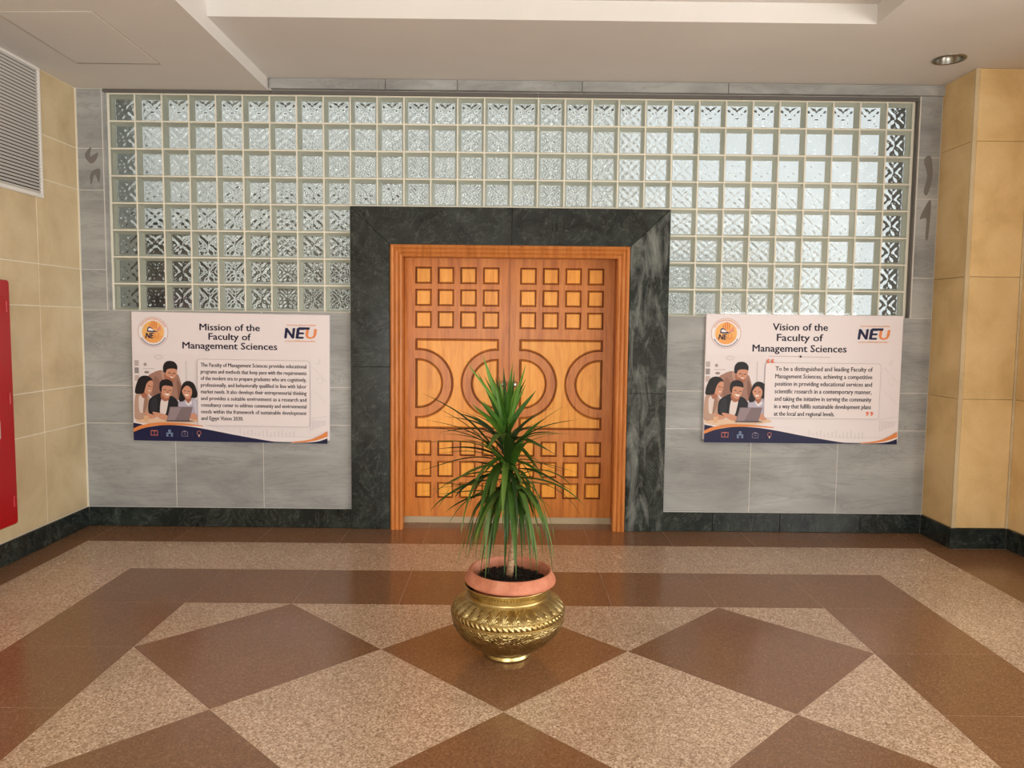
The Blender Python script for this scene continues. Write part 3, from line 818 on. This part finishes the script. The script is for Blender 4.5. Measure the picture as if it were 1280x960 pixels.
    A((50, 32, 28), [(668, 992), (694, 998), (693, 1005), (668, 999)], 0); A((50, 32, 28), [(716, 1002), (744, 1000), (744, 1007), (717, 1009)], 0); A((244, 234, 228), [(680, 1040), (732, 1046), (704, 1062)], 3)
    A((230, 224, 230), [(690, 1110), (720, 1150), (760, 1110), (770, 1150), (725, 1180), (690, 1150)], 0)
    A(SK, [(740, 1300), (770, 1265), (810, 1275), (830, 1330), (800, 1345), (750, 1335)], 4)
    # laptop, cup
    A((128, 112, 116), [(500, 1192), (776, 1190), (732, 1352), (462, 1358)], 0); A((150, 134, 138), [(510, 1200), (640, 1198), (560, 1352), (470, 1354)], 0)
    A((92, 80, 84), [(440, 1358), (735, 1352), (800, 1362), (700, 1372), (460, 1370)], 0)
    A((222, 180, 140), [(185, 1308), (245, 1304), (240, 1378), (192, 1380)], 0)
    return o
def wave_layers():
    o = []
    A = lambda c, P: o.append((c, P, 0))
    cur = lambda pts, n=10: [p for i in range(len(pts)-1) for p in seg(pts, i, n)]+[pts[-1]]
    def seg(P, i, n):
        p1, p2 = Vector(P[i]), Vector(P[i+1]); p0 = Vector(P[i-1]) if i else 2*p1-p2; p3 = Vector(P[i+2]) if i+2 < len(P) else 2*p2-p1
        return [tuple(.5*((2*p1)+(p2-p0)*t+(2*p0-5*p1+4*p2-p3)*t*t+(3*p1-p0-3*p2+p3)*t**3)) for t in [k/n for k in range(n)]]
    # u in crop px from the left edge, V as in the picture coordinates
    A(WHITE, cur([(62, 1370), (160, 1392), (300, 1400), (700, 1390), (1000, 1420), (1500, 1530), (2380, 1530)])+[(2380, 1590), (62, 1590)])
    A((22, 22, 58), [(62, 1390), (150, 1405), (190, 1418), (62, 1480)])
    A(ORG, cur([(62, 1462), (140, 1425), (260, 1398), (420, 1382), (700, 1392), (900, 1412)])+cur([(900, 1422), (600, 1412), (400, 1416), (240, 1440), (62, 1512)]))
    A(NAVY, cur([(62, 1502), (200, 1450), (400, 1416), (620, 1415), (860, 1442), (1240, 1510), (1480, 1550), (1750, 1590), (1950, 1600)])+[(2060, 1604), (62, 1604)])
    A(ORG, cur([(1960, 1590), (2150, 1565), (2280, 1520), (2392, 1455)])+cur([(2392, 1520), (2280, 1560), (2150, 1588), (1960, 1600)]))
    A(WHITE, cur([(1960, 1600), (2150, 1590), (2280, 1562), (2392, 1520)])+cur([(2392, 1545), (2280, 1580), (2150, 1598), (1960, 1606)]))
    A((22, 22, 58), cur([(1900, 1604), (2150, 1594), (2290, 1576), (2392, 1540)])+[(2392, 1606)])
    # small outline icons
    for x, colr in ((312, (214, 120, 96)), (496, (150, 176, 208)), (678, (140, 130, 150)), (850, (196, 116, 90))):
        if x == 312:
            A(colr, [(270, 1478), (354, 1478), (354, 1540), (270, 1540)]); A(NAVY, [(276, 1484), (309, 1490), (309, 1534), (276, 1532)]); A(NAVY, [(315, 1490), (348, 1484), (348, 1532), (315, 1534)])
        elif x == 496:
            for a, b, r in ((470, 1525, 14), (522, 1525, 14), (496, 1490, 16)): A(colr, oval(a, b-8, r)); A(NAVY, oval(a, b-8, r*.55)); A(colr, [(a-18, b+22), (a, b+8), (a+18, b+22)])
        elif x == 678:
            A(colr, [(640, 1488), (716, 1488), (716, 1545), (640, 1545)]); A(NAVY, [(645, 1493), (711, 1493), (711, 1540), (645, 1540)]); A(colr, [(662, 1476), (694, 1476), (694, 1488), (662, 1488)]); A(colr, [(664, 1512), (692, 1512), (692, 1518), (664, 1518)])
        else:
            A(colr, oval(850, 1500, 26)); A(NAVY, oval(850, 1500, 20)); A((210, 190, 180), [(840, 1522), (860, 1522), (856, 1548), (844, 1548)])
    for x in (402, 590, 768): A((70, 66, 100), [(x, 1478), (x+3, 1478), (x+3, 1540), (x, 1540)])
    return o
def backdrop_layers():
    o = []
    A = lambda c, P: o.append((c, P, 0))
    g = (222, 213, 214)
    for k, x in enumerate(range(1330, 2000, 46)): A(g, [(x, 1440+(k*37 % 50)), (x+16, 1440+(k*37 % 50)), (x+16, 1520+k*3), (x, 1510+k*3)])
    for k in range(9): A((212, 203, 206), [(2180+k*22, 1330), (2190+k*22, 1326), (2190+k*22, 1450-k*8), (2180+k*22, 1454-k*8)])
    A(g, [(2160, 1310), (2392, 1270), (2392, 1280), (2160, 1322)])
    A(g, ring(2300, 850, 40, 7)); A(g, [(2260, 640), (2275, 620), (2275, 660), (2260, 660)]); A(g, [(2285, 600), (2300, 590), (2300, 660), (2285, 660)])
    A(g, [(2205, 690), (2215, 690), (2380, 860), (2380, 872)]); A(g, [(2205, 960), (2215, 960), (2380, 1120), (2380, 1132)])
    return o
EMB = (310-52, 305)
def emblem_layers():
    cx, cy = 310, 305; o = []
    A = lambda c, P: o.append((c, P, 0))
    A((240, 234, 234), oval(cx, cy, 178, 178, 48)); A((196, 150, 140), ring(cx, cy, 180, 6, n=64)); A((238, 226, 222), oval(cx, cy, 140, 140, 48))
    A((244, 186, 110), oval(cx, cy, 130, 130, 48)); A((240, 170, 96), [(cx+130*math.cos(math.radians(t)), cy+130*math.sin(math.radians(t))) for t in range(20, 161, 7)])
    for x, h in ((268, 60), (292, 84), (316, 90), (340, 76)): A((226, 132, 74), [(x, 262), (x, 262-h), (x+15, 262-h), (x+15, 262)])
    A((230, 150, 130), [(335, 290), (400, 220), (405, 290)])
    A((48, 52, 96), smooth([(238, 296), (246, 256), (270, 244), (300, 262), (330, 290), (372, 300), (330, 306), (260, 306)], 4)); A((244, 240, 240), smooth([(254, 288), (262, 262), (284, 262), (318, 288)], 4))
    for a0, a1, c in ((25, 155, (96, 88, 120)),):
        for t in range(a0, a1, 5): A(c, ring(cx, cy, 164, 15, t, t+3.4, 3))
    for t in range(205, 336, 5): A((226, 150, 110), ring(cx, cy, 164, 15, t, t+3.4, 3))
    return o
def make_poster(name, label, x, z, ang, title, tc, tz, tcap, tw, box_, lines, lx, lw, lz, lcap, quote, art_dx, art_dv, logo):
    """picture units: px from the poster's left edge / top edge, at 165 px per metre"""
    root = thing(name, label, 'poster', (x, -.022, z), 'university posters on the grey marble', (0, math.radians(ang), 0))
    tf = lambda u, V: ((u-52)/9.6/PX, PH-((V-68)/9.6)/PZ)              # left poster picture units
    px = lambda u, v: (u/PX, PH-v/PZ)
    bm = bmesh.new(); P = rect(0, PW, 0, PH)
    loops(bm, BACK(0), [(P, 0), (P, .022), (inset2(P, .003), .025)], cap=0)
    brd = link('board', bm, mat_banner(), root)
    H = .0252
    sh = lambda u, V: tf(u+art_dx, V+art_dv)
    bl = backdrop_layers()
    flat('skyline_print', bl[:15], root, H, tf, .00001); flat('column_print', bl[15:25], root, H, tf, .00001); flat('motif_print', bl[25:], root, H, tf, .00001)
    L = people_layers(); flat('photo_print', L, root, H+.0005, sh)
    flat('wave_print', [(c, [(min(max(u, 62), 2402), V) for u, V in P_], s) for c, P_, s in wave_layers()], root, H+.0115, tf)
    E_ = flat('emblem', emblem_layers(), root, H+.0005, lambda u, V: tf(u+logo[0], V+logo[1]), .00003)
    bm = bmesh.new(); ex, ez = tf(310+logo[0], 305+logo[1])
    text_bm(bm, 'NE', ex-.056, ez-.047, .062, .042, .03, .2, h=H+.004); text_bm(bm, 'U', ex+.012, ez-.047, .034, .042, .03, .2, h=H+.004, mi=1)
    link('emblem_lettering', bm, [print_mat(NAVY), print_mat((236, 150, 84))], root, recalc=False)
    # title
    bm = bmesh.new()
    for t, zz, w in zip(title, tz, tw):
        X0, Z0 = px(tc, zz); text_bm(bm, t, X0, Z0, w, tcap, .025, 0, 'C', H+.001); link('title_line', bm, print_mat((30, 24, 46)), root, recalc=False); bm = bmesh.new()
    bm.free()
    # text frame
    u0, v0, u1, v1 = box_
    r_ = 4; lay = []
    fx = lambda u, v: px(u, v)
    outer = rrect(u0, u1, v0, v1, r_); inner = rrect(u0+.55, u1-.55, v0+.55, v1-.55, r_-.5)
    lay.append(((196, 184, 186), outer, 0)); lay.append(((236, 227, 227), inner, 0))
    if quote: lay.append(((196, 176, 170), [(78, 51.2), (116, 51.4), (116, 52), (78, 51.8)], 0)); lay.append(((196, 176, 170), [(121, 51.6), (156, 51.8), (156, 52.4), (121, 52.2)], 0)); lay.append(((60, 44, 56), [(118.7, 50), (120.4, 51.7), (118.7, 53.4), (117, 51.7)], 0))
    flat('text_frame', lay, root, H+.0096, fx, .0001)
    bm = bmesh.new()
    for t, zz, w in zip(lines, lz, lw):
        X0, Z0 = px(lx, zz); text_bm(bm, t, X0, Z0, w, lcap, .024, 0, 'L', H+.0101); link('text_line', bm, print_mat(INK), root, recalc=False); bm = bmesh.new()
    bm.free()
    if quote:
        for (u, v, s) in ((quote[0][0], quote[0][1], '\u201c'), (quote[1][0], quote[1][1], '\u201d')):
            bm = bmesh.new(); X0, Z0 = px(u, v); text_bm(bm, s, X0, Z0-.075, .052, .095, .02, 0, 'L', H+.0101)
            link('quotation_mark', bm, print_mat((228, 124, 92)), root, recalc=False)
    # logo, top right
    bm = bmesh.new(); lx0, lz0 = px(*logo[2])
    c_ = .080
    text_bm(bm, 'N', lx0, lz0, .074, c_, .045, .12, h=H+.002); text_bm(bm, 'E', lx0+.085, lz0, .062, c_, .045, .12, h=H+.002)
    text_bm(bm, 'U', lx0+.160, lz0, .078, c_*.93, .045, .12, h=H+.002, mi=1)
    def quad(x0, x1, z0, z1, mi):
        f = bm.faces.new([bm.verts.new((a, -H-.0024, b)) for a, b in ((x0, z0), (x1, z0), (x1+.003, z1), (x0+.003, z1))]); f.material_index = mi; f.normal_update()
        if f.normal.y > 0: f.normal_flip()
    quad(lx0+.10, lx0+.186, lz0+c_-.014, lz0+c_+.004, 0)
    rr = random.Random(3)
    for zz, x0, x1 in ((lz0+c_+.014, .012, .235), (lz0-.026, 0, .225)):
        xx = x0
        while xx < x1:
            w_ = rr.uniform(.005, .012); quad(lx0+xx, lx0+xx+w_, zz, zz+rr.uniform(.006, .011), 2); xx += w_+.0035
    link('logo', bm, [print_mat(NAVY), print_mat((232, 142, 82)), print_mat((226, 168, 132))], root, recalc=False)
    return root
def mat_banner(_c=[]):
    if _c: return _c[0]
    m, nt, b = new_mat('banner_vinyl')
    b.inputs['Base Color'].default_value = (*lin((233, 224, 225)), 1); b.inputs['Roughness'].default_value = .42
    b.inputs['Specular IOR Level'].default_value = .35
    w1 = noise(nt, coords(nt, (1, 1, .6), (0, .7, 0)), 3.2, 3, .5, .6); bump(nt, b, w1, .12, .03); _c.append(m); return m
W9 = .797
make_poster('mission_poster', 'white Mission poster on the grey marble left of the wooden door', -2.852, .690, .42,
    ['Mission of the', 'Faculty of', 'Management Sciences'], 122, [21.5, 33.0, 44.4], .052, [.452, .318, .712],
    (81.5, 57, 222, 140),
    ['The Faculty of Management Sciences provides educational', 'programs and methods that keep pace with the requirements', 'of the modern era to prepare graduates who are cognitively,',
     'professionally, and behaviorally qualified in line with labor', 'market needs. It also develops their entrepreneurial thinking', 'and provides a suitable environment as a research and',
     'consultancy center to address community and environmental', 'needs within the framework of sustainable development', 'and Egypt Vision 2030.'],
    86, [W9]*8+[.318], [66.5+8.3*k for k in range(9)], .030, None, 0, 0, (0, 0, (190.5, 29.5)))
make_poster('vision_poster', 'white Vision poster with orange quotation marks on the grey marble right of the wooden door', 1.484, .718, .02,
    ['Vision of the', 'Faculty of', 'Management Sciences'], 117.5, [19.5, 32.5, 46], .055, [.415, .348, .71],
    (75, 59.5, 220, 129),
    ['To be a distinguished and leading Faculty of', 'Management Sciences, achieving a competitive', 'position in providing educational services and', 'scientific research in a contemporary manner,',
     'and taking the initiative in serving the community', 'in a way that fulfills sustainable development plans', 'at the local and regional levels.'],
    88, [.735]*6+[.46], [69.5+9.35*k for k in range(7)], .034, ((77, 57.5), (203.5, 122.2)), -18, -12, (-17, -8, (190, 29.5)))

# ------------------------------------------------------------------ brass planter
PCX, PCY = .008, -2.29
def mat_brass():
    m, nt, b = new_mat('engraved_brass')
    tc = N(nt, 'ShaderNodeTexCoord'); sp = N(nt, 'ShaderNodeSeparateXYZ'); nt.links.new(tc.outputs['Object'], sp.inputs[0])
    an = math_(nt, 'ARCTAN2', sp.outputs[1], sp.outputs[0]); z = sp.outputs[2]
    # arches on the shoulder
    fr = math_(nt, 'ABSOLUTE', math_(nt, 'SINE', math_(nt, 'MULTIPLY', an, 17)))
    hgt = math_(nt, 'MULTIPLY', math_(nt, 'SUBTRACT', z, .244), 20)
    ar = math_(nt, 'SINE', math_(nt, 'MULTIPLY', math_(nt, 'SUBTRACT', fr, hgt), 22))
    m1 = math_(nt, 'MULTIPLY', math_(nt, 'GREATER_THAN', z, .244), math_(nt, 'LESS_THAN', z, .289))
    ar = math_(nt, 'MULTIPLY', ar, m1)
    # slanting gadroons on the belly band
    gd = math_(nt, 'SINE', math_(nt, 'ADD', math_(nt, 'MULTIPLY', an, 64), math_(nt, 'MULTIPLY', z, 160)))
    m2 = math_(nt, 'MULTIPLY', math_(nt, 'GREATER_THAN', z, .211), math_(nt, 'LESS_THAN', z, .237))
    gd = math_(nt, 'MULTIPLY', gd, m2)
    # vine scrolls below
    cb = N(nt, 'ShaderNodeCombineXYZ'); nt.links.new(math_(nt, 'MULTIPLY', an, 2.0), cb.inputs[0]); nt.links.new(math_(nt, 'MULTIPLY', z, 10), cb.inputs[1])
    wv = noise(nt, cb.outputs[0], 3.2, 2, .5, .8)
    m3 = math_(nt, 'MULTIPLY', math_(nt, 'GREATER_THAN', z, .05), math_(nt, 'LESS_THAN', z, .2))
    vn = math_(nt, 'MULTIPLY', math_(nt, 'SINE', math_(nt, 'MULTIPLY', wv, 34)), math_(nt, 'MULTIPLY', m3, .7))
    # row of punched dots on the neck
    dt = math_(nt, 'SINE', math_(nt, 'MULTIPLY', an, 84))
    m4 = math_(nt, 'MULTIPLY', math_(nt, 'GREATER_THAN', z, .324), math_(nt, 'LESS_THAN', z, .333))
    dt = math_(nt, 'MULTIPLY', dt, m4)
    h = math_(nt, 'ADD', math_(nt, 'ADD', ar, gd), math_(nt, 'ADD', vn, dt))
    c = noise(nt, tc.outputs['Object'], 14, 5, .65)
    colr = ramp(nt, c, [(.3, (150, 128, 78)), (.5, (182, 160, 106)), (.7, (204, 186, 136))])
    dk = ramp_fac(nt, math_(nt, 'ADD', math_(nt, 'MULTIPLY', h, -.5), .5), [(.55, 0), (1, .6)])
    colr = mix(nt, colr, (112, 84, 38), dk)
    nt.links.new(colr, b.inputs['Base Color']); b.inputs['Metallic'].default_value = 1; b.inputs['Roughness'].default_value = .36
    bump(nt, b, h, .6, .003)
    return m
pot = thing('brass_planter', 'round engraved brass planter on the floor in front of the wooden door', 'planter', (PCX, PCY, 0))
prof = [(0, .005), (.09, .005), (.104, 0), (.112, .004), (.1125, .011), (.107, .02), (.106, .027), (.118, .034), (.152, .05), (.187, .074), (.219, .103), (.245, .133), (.261, .162), (.2675, .185), (.269, .199), (.2665, .207),
        (.270, .211), (.2725, .218), (.2725, .23), (.269, .237), (.2655, .241), (.266, .245), (.258, .259), (.243, .272), (.224, .282), (.206, .289), (.196, .294), (.192, .301), (.1925, .312), (.197, .327), (.204, .341), (.211, .347), (.211, .351), (.206, .353), (.199, .348), (.189, .33), (.184, .3), (.2, .27), (.22, .24), (.2, .12), (.1, .03), (0, .02)]
bm = bmesh.new(); lathe(bm, prof, 96); link('bowl', bm, mat_brass(), pot, True)
for r, z, rad in ((.193, .305, .0035), (.268, .2405, .0025), (.268, .207, .0025)):
    bm = bmesh.new(); lathe(bm, [(r+rad*math.cos(t*math.pi/4), z+rad*math.sin(t*math.pi/4)) for t in range(9)], 96); link('raised_ring', bm, M['brass_plain'], pot, True)

# ------------------------------------------------------------------ potted dracaena in its terracotta pot
def mat_terracotta():
    m, nt, b = new_mat('terracotta')
    a = noise(nt, coords(nt), 18, 5, .6)
    c = ramp(nt, a, [(.3, (172, 104, 76)), (.55, (194, 124, 96)), (.75, (208, 146, 118))])
    nt.links.new(c, b.inputs['Base Color']); b.inputs['Roughness'].default_value = .6; b.inputs['Specular IOR Level'].default_value = .3
    bump(nt, b, noise(nt, coords(nt), 60, 3, .6), .08, .004); return m
pl = thing('potted_dracaena', 'green dragon tree with long narrow leaves in a terracotta pot set in the brass planter', 'plant', (PCX+.004, PCY, 0.031))
ROOT = Vector(pl.location)
bm = bmesh.new()
lathe(bm, [(0, .02), (.1, .02), (.122, .05), (.152, .2), (.166, .29), (.172, .326), (.209, .333), (.212, .339), (.211, .347), (.199, .374), (.191, .387), (.186, .391), (.180, .388), (.176, .366), (.172, .3), (.15, .2), (0, .19)], 72)
tp = link('terracotta_pot', bm, mat_terracotta(), pl, True)
tp.scale = (1.02, 1.02, 1); tp.rotation_euler = (math.radians(.8), math.radians(1.0), 0)
bm = bmesh.new(); rr = random.Random(4); G = []
for i in range(13):
    r = .172*i/12
    G.append([bm.verts.new((r*math.cos(2*math.pi*k/40), r*math.sin(2*math.pi*k/40), .335+rr.uniform(-.007, .007)+.012*(1-(r/.172)**2))) for k in range(40)])
for A, B in zip(G, G[1:]):
    for k in range(40): bm.faces.new((A[k], A[(k+1) % 40], B[(k+1) % 40], B[k]))
for _ in range(240):
    a, r = rr.uniform(0, 6.28), .165*math.sqrt(rr.random()); s = rr.uniform(.004, .009)
    mt = Matrix.Translation((r*math.cos(a), r*math.sin(a), .342+.012*(1-(r/.172)**2)))@Matrix.Rotation(rr.uniform(0, 3), 4, (rr.random(), rr.random(), 1))@Matrix.Diagonal((s, s*.8, s*.7, 1))
    bmesh.ops.create_icosphere(bm, subdivisions=1, radius=1, matrix=mt)
so_ = link('soil', bm, plain('soil', (34, 27, 23), .95), tp); so_['kind'] = 'stuff'
def mat_bark():
    m, nt, b = new_mat('cane_bark'); a = noise(nt, coords(nt, (1, 1, 5)), 20, 4, .6)
    nt.links.new(ramp(nt, a, [(.35, (120, 88, 62)), (.55, (172, 138, 106)), (.75, (196, 166, 132))]), b.inputs['Base Color']); b.inputs['Roughness'].default_value = .75; return m
STEM = [(0.0, -.0, .33), (.008, -.004, .42), (.02, -.008, .52), (.028, 0, .60), (.012, .01, .72), (-.008, .015, .84), (-.018, .015, .96), (-.016, .012, 1.06), (-.012, .012, 1.16)]
bm = bmesh.new(); tube(bm, [Vector(p) for p in STEM], [.019, .0165, .0155, .0155, .016, .016, .015, .012, .006], 12); link('trunk', bm, mat_bark(), pl, True)
def mat_leaf(name, a, b_, c_):
    m, nt, b = new_mat(name)
    oi = N(nt, 'ShaderNodeObjectInfo'); n_ = noise(nt, coords(nt, (1, 1, .4)), 9, 4, .6)
    f = math_(nt, 'ADD', math_(nt, 'MULTIPLY', oi.outputs['Random'], .6), math_(nt, 'MULTIPLY', n_, .4))
    nt.links.new(ramp(nt, f, [(.15, a), (.45, b_), (.8, c_)]), b.inputs['Base Color'])
    b.inputs['Roughness'].default_value = .45; b.inputs['Specular IOR Level'].default_value = .28; return m
ML = mat_leaf('leaf_green', (26, 46, 10), (48, 78, 20), (92, 116, 48))
MU = mat_leaf('young_leaf_green', (30, 60, 12), (54, 94, 24), (94, 130, 46))
def stem_at(z):
    for p, q in zip(STEM, STEM[1:]):
        if p[2] <= z <= q[2]:
            t = (z-p[2])/(q[2]-p[2]); return Vector(p).lerp(Vector(q), t)
    return Vector(STEM[-1])
def leaf_blade(zb, tip, width, mode, mat, seed, twist=0):
    """tip in plant coordinates; mode: up / out / down decides how the blade arches"""
    r = random.Random(seed)
    p0 = stem_at(zb); tip = Vector(tip); d = tip-p0; L = d.length
    hd = Vector((d.x, d.y, 0)); hl = hd.length; hd = hd.normalized() if hl > 1e-4 else Vector((1, 0, 0))
    if mode == 'up': p1 = p0+Vector((0, 0, 1))*L*.4+hd*hl*.15; p2 = p0+d*.72+Vector((0, 0, .01))
    elif mode == 'out': p1 = p0+hd*hl*.33+Vector((0, 0, L*.2+max(0, d.z)*.4)); p2 = p0+hd*hl*.7+Vector((0, 0, d.z*.75+L*.06))
    else: p1 = p0+hd*hl*.5+Vector((0, 0, L*.10)); p2 = p0+hd*hl*.88+Vector((0, 0, d.z*.42))
    n = 12; bm = bmesh.new(); rows = []
    cen = [(p0*(1-t)**3+p1*3*t*(1-t)**2+p2*3*t*t*(1-t)+tip*t**3) for t in [i/n for i in range(n+1)]]
    for i, c in enumerate(cen):
        t = i/n
        tg = (cen[min(i+1, n)]-cen[max(i-1, 0)]).normalized()
        side = tg.cross(Vector((0, 0, 1)))
        if side.length < .25 or mode == 'up':
            s2 = tg.cross(Vector((math.sin(twist)*1.0, -math.cos(twist), .15))); side = s2 if s2.length > .1 else side
        side.normalize()
        side = Matrix.Rotation(twist*.25 if mode != 'up' else 0, 3, tg)@side
        nrm = side.cross(tg).normalized()
        w = width*.5*(.62+.38*min(1, t*4))*(1-max(0, t-.35)/.65*.0)*(1-(max(0, t-.3)/.7)**1.7)
        w = max(w, .0006)
        fold = w*.28
        rows.append([bm.verts.new(c-side*w+nrm*fold), bm.verts.new(c-side*w*.5+nrm*fold*.35), bm.verts.new(c), bm.verts.new(c+side*w*.5+nrm*fold*.35), bm.verts.new(c+side*w+nrm*fold)])
    for A, B in zip(rows, rows[1:]):
        for k in range(4): bm.faces.new((A[k], A[k+1], B[k+1], B[k]))
    link('leaf', bm, mat, pl, True, recalc=False)
# tips of the blades in plant coordinates, and their widths
UP = [(-0.132, 0.031, 1.4, 0.031), (-0.203, -0.102, 1.378, 0.016), (-0.16, 0.102, 1.319, 0.018), (-0.036, 0.082, 1.341, 0.026), (0.066, -0.051, 1.361, 0.022), (0.016, 0.051, 1.328, 0.026), (-0.072, -0.061, 1.268, 0.034), (-0.103, 0.0, 1.221, 0.036), (-0.025, -0.02, 1.246, 0.036), (-0.147, 0.061, 1.185, 0.03), (-0.057, 0.123, 1.296, 0.03), (-0.175, -0.082, 1.18, 0.03)]
OUT = [(-0.42, 0.051, 1.218, 0.018), (-0.354, -0.082, 1.171, 0.022), (-0.414, 0.102, 1.085, 0.02), (-0.459, 0.0, 1.063, 0.016), (-0.418, -0.123, 1.006, 0.022), (-0.369, 0.082, 0.945, 0.02), (-0.35, 0.164, 1.014, 0.024), (-0.326, 0.205, 1.089, 0.026), (0.25, 0.0, 1.169, 0.016), (0.163, -0.102, 1.127, 0.024), (0.291, 0.061, 1.028, 0.016), (0.228, -0.061, 1.048, 0.022), (0.242, 0.102, 0.908, 0.022), (0.224, -0.051, 0.87, 0.02), (0.171, -0.205, 0.989, 0.026), (0.204, 0.164, 1.048, 0.024), (-0.311, 0.225, 0.857, 0.022), (0.155, 0.225, 0.809, 0.022), (-0.015, -0.368, 1.092, 0.03), (-0.095, -0.389, 1.026, 0.03), (-0.2, -0.307, 1.054, 0.026), (0.075, -0.307, 1.043, 0.026), (-0.174, 0.368, 0.988, 0.026), (0.058, 0.368, 1.007, 0.026)]
DOWN = [(-0.348, 0.061, 0.789, 0.024), (-0.337, -0.051, 0.755, 0.026), (-0.295, -0.102, 0.681, 0.028), (-0.293, -0.031, 0.588, 0.022), (-0.221, -0.164, 0.598, 0.03), (-0.192, -0.082, 0.458, 0.026), (-0.157, -0.205, 0.548, 0.034), (-0.115, -0.153, 0.448, 0.032), (-0.192, 0.123, 0.587, 0.026), (-0.434, 0.082, 0.729, 0.008), (-0.361, 0.123, 0.601, 0.01), (-0.019, -0.174, 0.421, 0.034), (0.023, -0.205, 0.468, 0.03), (-0.061, 0.061, 0.538, 0.028), (0.112, -0.143, 0.479, 0.032), (0.174, -0.041, 0.479, 0.012), (0.188, 0.02, 0.551, 0.022), (0.207, -0.082, 0.67, 0.012), (0.159, -0.123, 0.832, 0.024), (0.119, 0.143, 0.585, 0.026), (0.072, 0.102, 0.435, 0.026), (-0.108, 0.123, 0.428, 0.028), (-0.138, -0.245, 0.646, 0.032), (0.01, -0.266, 0.61, 0.034), (0.061, -0.225, 0.636, 0.03), (-0.074, -0.225, 0.533, 0.034), (0.125, -0.184, 0.742, 0.028), (-0.25, -0.164, 0.763, 0.028), (-0.226, 0.041, 0.452, 0.022), (0.096, 0.0, 0.521, 0.026), (-0.217, 0.205, 0.639, 0.024), (0.108, 0.225, 0.695, 0.024), (-0.032, -0.307, 0.699, 0.03)]
rl = random.Random(11)
for k, (x, y, z, w) in enumerate(UP): leaf_blade(rl.uniform(.90, 1.04), (x, y, z), w*1.05, 'up', MU, k, rl.uniform(-.7, .7))
for k, (x, y, z, w) in enumerate(OUT): leaf_blade(rl.uniform(.80, 1.0), (x, y, z), w*1.5, 'out', ML, k, rl.uniform(-1, 1))
for k, (x, y, z, w) in enumerate(DOWN): leaf_blade(rl.uniform(.72, .92), (x, y, z), w*1.0, 'down', ML, k, rl.uniform(-1, 1))
for k in range(60):          # the inner blades that fill the crown
    a = 2.39996*k; t = k/59; zb = .74+.34*t
    el = -.9+2.25*t+rl.uniform(-.2, .2); L_ = rl.uniform(.30, .44) if el < .5 else rl.uniform(.2, .3); p = stem_at(zb)
    leaf_blade(zb, p+Vector((math.cos(a)*math.cos(el), math.sin(a)*math.cos(el), math.sin(el)))*L_, rl.uniform(.018, .026), 'up' if el > .75 else 'out' if el > -.15 else 'down', MU if el > .75 else ML, 100+k, rl.uniform(-1, 1))
for k in range(26):          # more narrow blades hanging round the stem
    a = 2.39996*k+.7; zb = rl.uniform(.70, .86); p = stem_at(zb); h_ = rl.uniform(.10, .24)
    leaf_blade(zb, p+Vector((math.cos(a)*h_, math.sin(a)*h_, -rl.uniform(.24, .42))), rl.uniform(.015, .026), 'down', ML, 200+k, rl.uniform(-1, 1))
